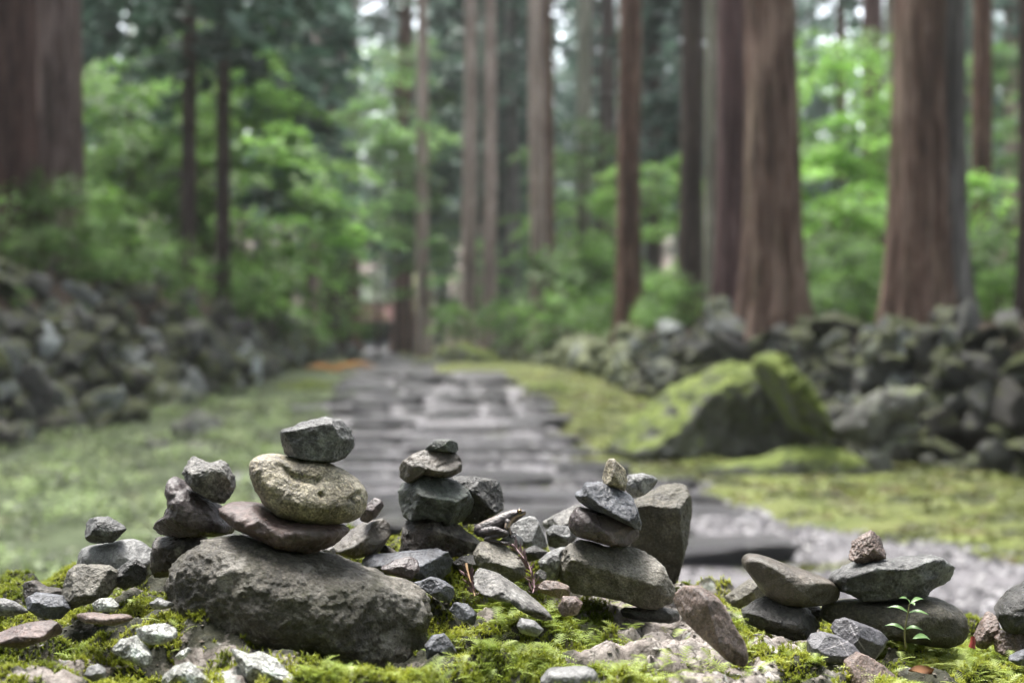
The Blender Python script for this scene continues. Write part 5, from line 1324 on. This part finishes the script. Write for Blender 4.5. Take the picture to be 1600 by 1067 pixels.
def building():
    Y = 78.0; x = px_x(590, Y); z = land1(x, Y)
    root = empty('shrine_gate', (x, Y, z)); root.scale = (1, 1, 0.76); tag(root, 'small shrine gate with a faded red roof at the end of the path', 'building')
    kw = NT('dark weathered timber'); mw = kw.surf(kw.ramp(kw.noise(kw.obj((1, 1, 0.2)), 6, 5, 0.6), [(0.3, (0.02, 0.016, 0.014)), (0.7, (0.06, 0.05, 0.045))]), 0.8)
    kr = NT('faded red copper roof'); mr = kr.surf(kr.ramp(kr.noise(kr.obj(), 2.5, 5, 0.6), [(0.3, (0.055, 0.03, 0.028)), (0.7, (0.10, 0.058, 0.054))]), 0.95, None, 0.05)
    ks = NT('gate step stone'); ms = ks.surf(ks.ramp(ks.noise(ks.obj(), 3, 5, 0.6), [(0.3, (0.13, 0.13, 0.13)), (0.7, (0.26, 0.26, 0.25))]), 0.7)
    def box(name, c, s, m):
        bm = bmesh.new(); bmesh.ops.create_cube(bm, size=1.0); bmesh.ops.scale(bm, vec=s, verts=bm.verts)
        bmesh.ops.bevel(bm, geom=bm.edges[:], offset=min(s) * 0.06, segments=1, affect='EDGES')
        me = bpy.data.meshes.new(name); bm.to_mesh(me); bm.free(); return link(name, me, m, root, c)
    for i in range(3): box('step', (0, -1.9 + i * 0.32, 0.08 + i * 0.15), (2.6, 0.34, 0.16), ms)
    box('plinth', (0, 0.3, 0.22), (4.2, 3.2, 0.5), ms)
    for sx in (-1, 1):
        for sy in (-1.0, 1.4): box('post', (sx * 1.45, sy, 1.12), (0.22, 0.22, 1.3), mw)
        box('side_wall', (sx * 1.45, 0.2, 1.12), (0.1, 2.16, 1.3), mw)
    box('back_wall', (0, 1.4, 1.12), (2.66, 0.1, 1.3), mw)
    for sx in (-1, 1): box('door', (sx * 0.95, -0.95, 1.08), (0.72, 0.06, 1.2), mw)
    box('beam', (0, -1.0, 1.87), (3.5, 0.24, 0.2), mw)
    # curved hipped roof
    nu, nv = 33, 17; V = []
    U = np.linspace(-1, 1, nu); W = np.linspace(-1, 1, nv)
    for u in U:
        for w in W:
            k = max(abs(w), max(0, (abs(u) - 0.5) * 2))
            V.append((u * 2.5, 0.2 + w * 2.1, 1.95 + 1.25 * (1 - k) ** 1.25 + 0.18 * max(0, abs(u) - 0.6) * abs(w)))
    V = np.array(V); n = len(V); Lo = V - np.array([0, 0, 0.12])
    f = grid_faces(nu, nv)
    rim = [i * nv for i in range(nu)] + [(nu - 1) * nv + j for j in range(1, nv)] + [i * nv + nv - 1 for i in range(nu - 2, -1, -1)] + [j for j in range(nv - 2, 0, -1)]
    fr = [[a, b, b + n, a + n] for a, b in zip(rim, rim[1:] + rim[:1])]
    roof = link('roof', mesh_np('roof', np.vstack([V, Lo]), np.vstack([f, f[:, ::-1] + n, np.array(fr)]), True), mr, root)
    r = box('ridge', (0, 0.2, 3.24), (2.7, 0.3, 0.2), mr); r.parent = roof
building()

# ------------------------------------------------------------------ frog
def frog():
    FX, FY, S = 700, 760, 0.13126
    Y = 1.205
    def q(zx, zy, dy): # zoomed pixel and depth offset (mm) -> world
        p = at(FX + zx * S, FY + zy * S, Y); p[1] += dy / 1000.0
        return p
    mm = Y / FPX * S                     # metres per zoomed pixel
    bm = bmesh.new()
    def ball(c, r, sc=(1, 1, 1)):
        m = Matrix.Translation(Vector(c)) @ Matrix.Diagonal((*sc, 1))
        bmesh.ops.create_icosphere(bm, subdivisions=3, radius=r, matrix=m)
    def limb(pts):
        for (a, ra), (b, rb) in zip(pts[:-1], pts[1:]):
            a, b = np.array(a), np.array(b); n = max(2, int(np.linalg.norm(b - a) / (min(ra, rb) * 0.45)))
            for t in np.linspace(0, 1, n + 1): ball(a * (1 - t) + b * t, ra * (1 - t) + rb * t)
    # trunk: rump -> back -> chest -> head -> snout
    tr = [((385, 520), 80), ((450, 505), 98), ((530, 478), 108), ((610, 438), 104), ((690, 392), 92), ((760, 345), 70), ((815, 325), 54), ((870, 312), 36), ((915, 303), 20)]
    for (a, ra), (b, rb) in zip(tr[:-1], tr[1:]):
        for t in np.linspace(0, 1, 7):
            c = np.array(a) * (1 - t) + np.array(b) * t; r = ra * (1 - t) + rb * t
            w = 1.12 if c[0] < 800 else 1.35
            ball(q(c[0], c[1], 0), r * mm, (1, w, 1))
    # throat and jaw
    for t in np.linspace(0, 1, 6):
        c = np.array((770, 395)) * (1 - t) + np.array((905, 322)) * t
        ball(q(c[0], c[1], 0), (48 - 28 * t) * mm, (1, 1.4, 0.8))
    for sy in (-1, 1):
        ball(q(848, 281, sy * 3.4), 26 * mm)                                   # brow over the eye
        # hind leg: hip -> knee -> heel -> foot
        limb([(q(430, 540, sy * 6), 62 * mm), (q(560, 505, sy * 11.5), 52 * mm), (q(690, 535, sy * 13), 36 * mm)])
        limb([(q(690, 537, sy * 13), 32 * mm), (q(560, 575, sy * 13), 32 * mm), (q(455, 605, sy * 11), 24 * mm)])
        limb([(q(455, 608, sy * 11), 22 * mm), (q(560, 625, sy * 14), 19 * mm), (q(625, 625, sy * 15), 15 * mm)])
        for k, (tx, ty, td) in enumerate([(700, 628, 12), (715, 632, 15), (705, 634, 18.5), (675, 632, 21)]):
            limb([(q(620, 624, sy * 15), 12 * mm), (q(tx, ty, sy * td), 8 * mm), (q(tx + 14, ty + 3, sy * td), 9 * mm)])
        # front leg
        limb([(q(715, 410, sy * 8.5), 36 * mm), (q(700, 470, sy * 11), 28 * mm), (q(738, 545, sy * 9.5), 19 * mm), (q(745, 566, sy * 9.5), 18 * mm)])
        for (tx, ty, td) in [(800, 566, 7.5), (812, 572, 9.5), (800, 577, 11.5), (772, 578, 13)]:
            limb([(q(748, 566, sy * 9.5), 12 * mm), (q(tx - 15, ty, sy * td), 7 * mm), (q(tx, ty + 3, sy * td), 8 * mm)])
    c0 = q(600, 480, 0)
    me = bpy.data.meshes.new('frog'); bm.to_mesh(me); bm.free()
    me.transform(Matrix.Translation(-Vector(c0)))
    o = link('frog', me, None, None, tuple(c0))
    rm = o.modifiers.new('r', 'REMESH'); rm.mode = 'VOXEL'; rm.voxel_size = 0.00042; rm.use_smooth_shade = True
    sm = o.modifiers.new('s', 'SMOOTH'); sm.factor = 0.5; sm.iterations = 4
    dg = bpy.context.evaluated_depsgraph_get()
    nm = bpy.data.meshes.new_from_object(o.evaluated_get(dg)); o.modifiers.clear(); o.data = nm
    n = len(nm.vertices); v = np.zeros(n * 3, np.float32); nm.vertices.foreach_get('co', v); v = v.reshape(-1, 3) + np.array(c0)
    # warts and folds
    no = np.zeros(n * 3, np.float32); nm.vertices.foreach_get('normal', no); no = no.reshape(-1, 3)
    px, py = proj(v[:, 0], v[:, 1], v[:, 2]); zx, zy = (px - FX) / S, (py - FY) / S
    def seg(line):
        best = np.full(n, 1e9)
        for a, b in zip(line[:-1], line[1:]):
            a, b = np.array(a, float), np.array(b, float); ab = b - a
            t = np.clip(((zx - a[0]) * ab[0] + (zy - a[1]) * ab[1]) / (ab @ ab), 0, 1)
            best = np.minimum(best, np.hypot(zx - a[0] - t * ab[0], zy - a[1] - t * ab[1]))
        return best
    pale = np.maximum.reduce([np.exp(-(seg([(940, 310), (880, 335), (830, 350), (780, 375)]) / 11) ** 2),
        0.9 * np.exp(-(seg([(790, 375), (765, 400), (740, 440), (725, 480)]) / 15) ** 2),
        0.55 * np.exp(-(seg([(735, 480), (745, 560)]) / 9) ** 2),
        0.6 * np.exp(-(seg([(690, 440), (675, 480), (700, 500)]) / 8) ** 2)])
    ridge = 0.45 * np.exp(-(seg([(360, 440), (480, 400), (600, 345), (720, 300), (800, 280)]) / 12) ** 2)
    dark = np.exp(-(seg([(940, 292), (880, 305), (820, 318), (770, 345)]) / 10) ** 2)
    bands = np.exp(-(seg([(545, 470), (590, 560)]) / 9) ** 2) + np.exp(-(seg([(620, 480), (650, 570)]) / 9) ** 2)
    spots = sstep(0.12, 0.25, fbm(v * 330, 2, 12))
    v = v + no * (0.00035 * np.clip(fbm(v * 700, 2, 5), -0.2, 1))[:, None]
    nm.vertices.foreach_set('co', (v - np.array(c0)).astype(np.float32).ravel()); nm.update()
    attr(nm, 'pale', np.clip(pale + ridge * 0.5, 0, 1)); attr(nm, 'dark', np.clip(dark + 0.7 * spots + 0.6 * bands, 0, 1))
    k = NT('wet frog skin'); vv = k.obj()
    c = k.ramp(k.noise(vv, 260, 5, 0.65), [(0.3, (0.014, 0.011, 0.012)), (0.5, (0.038, 0.030, 0.032)), (0.7, (0.085, 0.07, 0.07))])
    c = k.mix(k.math('MULTIPLY', k.attr('dark'), 0.8), c, (0.007, 0.006, 0.006))
    c = k.mix(k.attr('pale'), c, (0.36, 0.27, 0.20))
    nm.materials.clear(); nm.materials.append(k.surf(c, 0.46, k.bump(k.noise(vv, 900, 3, 0.6), 0.4, 0.0006), 0.5))
    for p_ in nm.polygons: p_.use_smooth = True
    tag(o, 'small dark brown frog with a pale lip stripe sitting on the stones', 'frog')
    ke = NT('frog eye'); me_ = ke.surf((0.012, 0.009, 0.006), 0.08)
    kg = NT('gold iris'); mg = kg.surf((0.30, 0.19, 0.06), 0.2)
    for sy in (-1, 1):
        bm = bmesh.new(); bmesh.ops.create_icosphere(bm, subdivisions=3, radius=22 * mm)
        me2 = bpy.data.meshes.new('eye'); bm.to_mesh(me2); bm.free()
        for p_ in me2.polygons: p_.use_smooth = True
        e = link('eye', me2, mg, o, tuple(q(852, 284, sy * 4.6) - c0))
        bm = bmesh.new(); bmesh.ops.create_icosphere(bm, subdivisions=3, radius=13 * mm, matrix=Matrix.Diagonal((1.25, 0.5, 0.9, 1)))
        me3 = bpy.data.meshes.new('pupil'); bm.to_mesh(me3); bm.free()
        for p_ in me3.polygons: p_.use_smooth = True
        link('pupil', me3, me_, e, (1 * mm, sy * 18 * mm, 2 * mm))
    return o
frog()

# ------------------------------------------------------------------ twigs, seedling, fallen leaf
def tube(pts, rad, seg=7):
    pts = np.array(pts, float); n = len(pts); V = []
    for i, p in enumerate(pts):
        d = pts[min(i + 1, n - 1)] - pts[max(i - 1, 0)]; d /= np.linalg.norm(d)
        h = np.array([0, 1.0, 0]) if abs(d[1]) < 0.9 else np.array([1.0, 0, 0])
        a = np.cross(h, d); a /= np.linalg.norm(a); b = np.cross(d, a)
        r = rad * (1 - 0.55 * i / (n - 1))
        for k in range(seg):
            t = 2 * math.pi * k / seg; V.append(p + a * math.cos(t) * r + b * math.sin(t) * r)
    F = [[i * seg + k, i * seg + (k + 1) % seg, (i + 1) * seg + (k + 1) % seg, (i + 1) * seg + k] for i in range(n - 1) for k in range(seg)]
    return np.array(V), np.array(F)

M_TWIG = NT('dry purple twig'); M_TWIG = M_TWIG.surf(M_TWIG.ramp(M_TWIG.noise(M_TWIG.obj(), 200, 4, 0.6), [(0.3, (0.05, 0.024, 0.026)), (0.7, (0.17, 0.09, 0.095))]), 0.6)
M_STALK = NT('dry tan stalk').surf((0.32, 0.20, 0.10), 0.6)
def twig(label, pts, Y0, Y1, dens, start=0.0, tip_mat=None):
    P = topx(3, pts); n = len(P)
    W = np.array([at(a, b, Y0 + (Y1 - Y0) * i / (n - 1)) for i, (a, b) in enumerate(P)])
    t = np.linspace(0, n - 1, 24); C = np.stack([np.interp(t, np.arange(n), W[:, k]) for k in range(3)], 1)
    root = empty('twig', tuple(W[-1])); tag(root, label, 'twig', 'dry cedar twigs')
    o0 = W[-1]
    v, f = tube(C - o0, 0.0011); link('stem', mesh_np('stem', v, f), M_TWIG if tip_mat is None else tip_mat, root)
    rg = np.random.default_rng(int(P[0, 0])); V = []
    for i in range(dens):
        s = start + (1 - start) * (i + rg.uniform()) / dens; j = s * 23; k = min(int(j), 22)
        c = C[k] + (C[k + 1] - C[k]) * (j - k) - o0; d = C[k] - C[k + 1]; d /= np.linalg.norm(d)
        a = rg.uniform(0, 6.28); h = np.cross(d, [0, 1, 0]); h /= np.linalg.norm(h); b = np.cross(d, h)
        rad = h * math.cos(a) + b * math.sin(a); sd_ = np.cross(d, rad)
        L = rg.uniform(0.006, 0.011)
        tip = c + d * L * 0.85 + rad * L * 0.62; midp = c + d * L * 0.45 + rad * L * 0.42
        w = 0.0009
        V += [c, midp - sd_ * w, tip, midp + sd_ * w]
    link('needles', mesh_np('needles', np.array(V), np.arange(len(V)).reshape(-1, 4), True), M_TWIG, root)
twig('dry purple brown cedar twig leaning over the grey tan stone under the frog', [(868, 702), (905, 745), (950, 800), (972, 860), (985, 920), (975, 955)], 1.165, 1.12, 64)
twig('short dry purple brown cedar twig standing in moss by the slate', [(628, 800), (637, 850), (652, 895), (668, 945), (672, 970)], 1.12, 1.10, 40, 0.28, M_STALK)

def seedling():
    def z5(a, b, Y=1.085): return at(*topx(5, [(a, b)])[0], Y)
    base = z5(1090, 640)
    root = empty('seedling', tuple(base)); tag(root, 'tiny green seedling with paired leaves growing from the moss', 'seedling')
    ms = NT('seedling stem').surf((0.16, 0.15, 0.05), 0.5)
    kl = NT('seedling leaf'); ml = kl.leafy(kl.ramp(kl.noise(kl.obj(), 150, 3, 0.5), [(0.3, (0.10, 0.19, 0.06)), (0.7, (0.19, 0.31, 0.12))]), 0.4, 0.35)
    v, f = tube(np.array([z5(1090, 640), z5(1085, 575), z5(1095, 510), z5(1108, 445)]) - base, 0.0008); link('stem', mesh_np('stem', v, f), ms, root)
    leaves = [((1108, 447), (1062, 422), 9), ((1110, 447), (1170, 428), 10), ((1108, 450), (1130, 455), 9), ((1100, 487), (1010, 462), 9), ((1100, 490), (1190, 494), 9), ((1085, 562), (1000, 540), 10), ((1088, 560), (1162, 560), 11), ((1120, 600), (1202, 605), 15)]
    for i, (a, b, w) in enumerate(leaves):
        A, B = z5(*a), z5(*b, 1.085 + (0.006 if i % 2 else -0.007)); d = B - A; L = np.linalg.norm(d); d /= L
        up = np.array([0, -0.45, 0.9]); s = np.cross(d, up); s /= np.linalg.norm(s); nrm = np.cross(s, d)
        V, nn = [], 10
        for k in range(nn):
            t = k / (nn - 1); ww = w * 0.00018 * 1.1 * (math.sin(math.pi * min(1, t ** 0.85)) + 0.02)
            c = A + d * L * t + nrm * (L * 0.16 * math.sin(math.pi * t) - L * 0.05 * t)
            V += [c - s * ww + nrm * ww * 0.35, c, c + s * ww + nrm * ww * 0.35]
        F = [[3 * k + j, 3 * k + j + 1, 3 * k + j + 4, 3 * k + j + 3] for k in range(nn - 1) for j in (0, 1)]
        link('leaf', mesh_np('leaf', np.array(V) - base, np.array(F)), ml, root)
    # a small withered leaf and a red moss stalk beside it
    p = at(*topx(5, [(1150, 772)])[0], 1.06)
    nu = 9; V = []
    for i in range(nu):
        t = i / (nu - 1); w = 0.0045 * math.sin(math.pi * t) + 0.0002
        V += [(-0.010 + 0.02 * t, -w, 0.002 * math.sin(3 * t) + 0.002), (-0.010 + 0.02 * t, 0, 0.0005), (-0.010 + 0.02 * t, w, 0.004 * t + 0.002)]
    F = [[3 * k + j, 3 * k + j + 1, 3 * k + j + 4, 3 * k + j + 3] for k in range(nu - 1) for j in (0, 1)]
    o = link('dead_leaf', mesh_np('dead_leaf', np.array(V), np.array(F)), NT('withered orange leaf').surf((0.20, 0.09, 0.035), 0.7), None, tuple(p + np.array([0, 0, 0.004])))
    o.rotation_euler = (0.5, 0.2, 0.3); tag(o, 'small withered orange leaf on the moss below the seedling', 'leaf')
    b = at(*topx(5, [(1372, 638)])[0], 1.15); tpt = at(*topx(5, [(1378, 590)])[0], 1.15)
    v, f = tube(np.array([b, (b + tpt) / 2 + np.array([0.001, 0, 0]), tpt]) - b, 0.003)
    rr = np.random.default_rng(4).uniform(0.6, 1.3, len(v))
    v[:, 0] = v[:, 0] * rr
    o = link('red_sprig', mesh_np('red_sprig', v, f), NT('red sprig').surf((0.22, 0.025, 0.02), 0.6), None, tuple(b)); tag(o, 'tiny dark red sprig beside the rough pale pink stone', 'plant')
seedling()
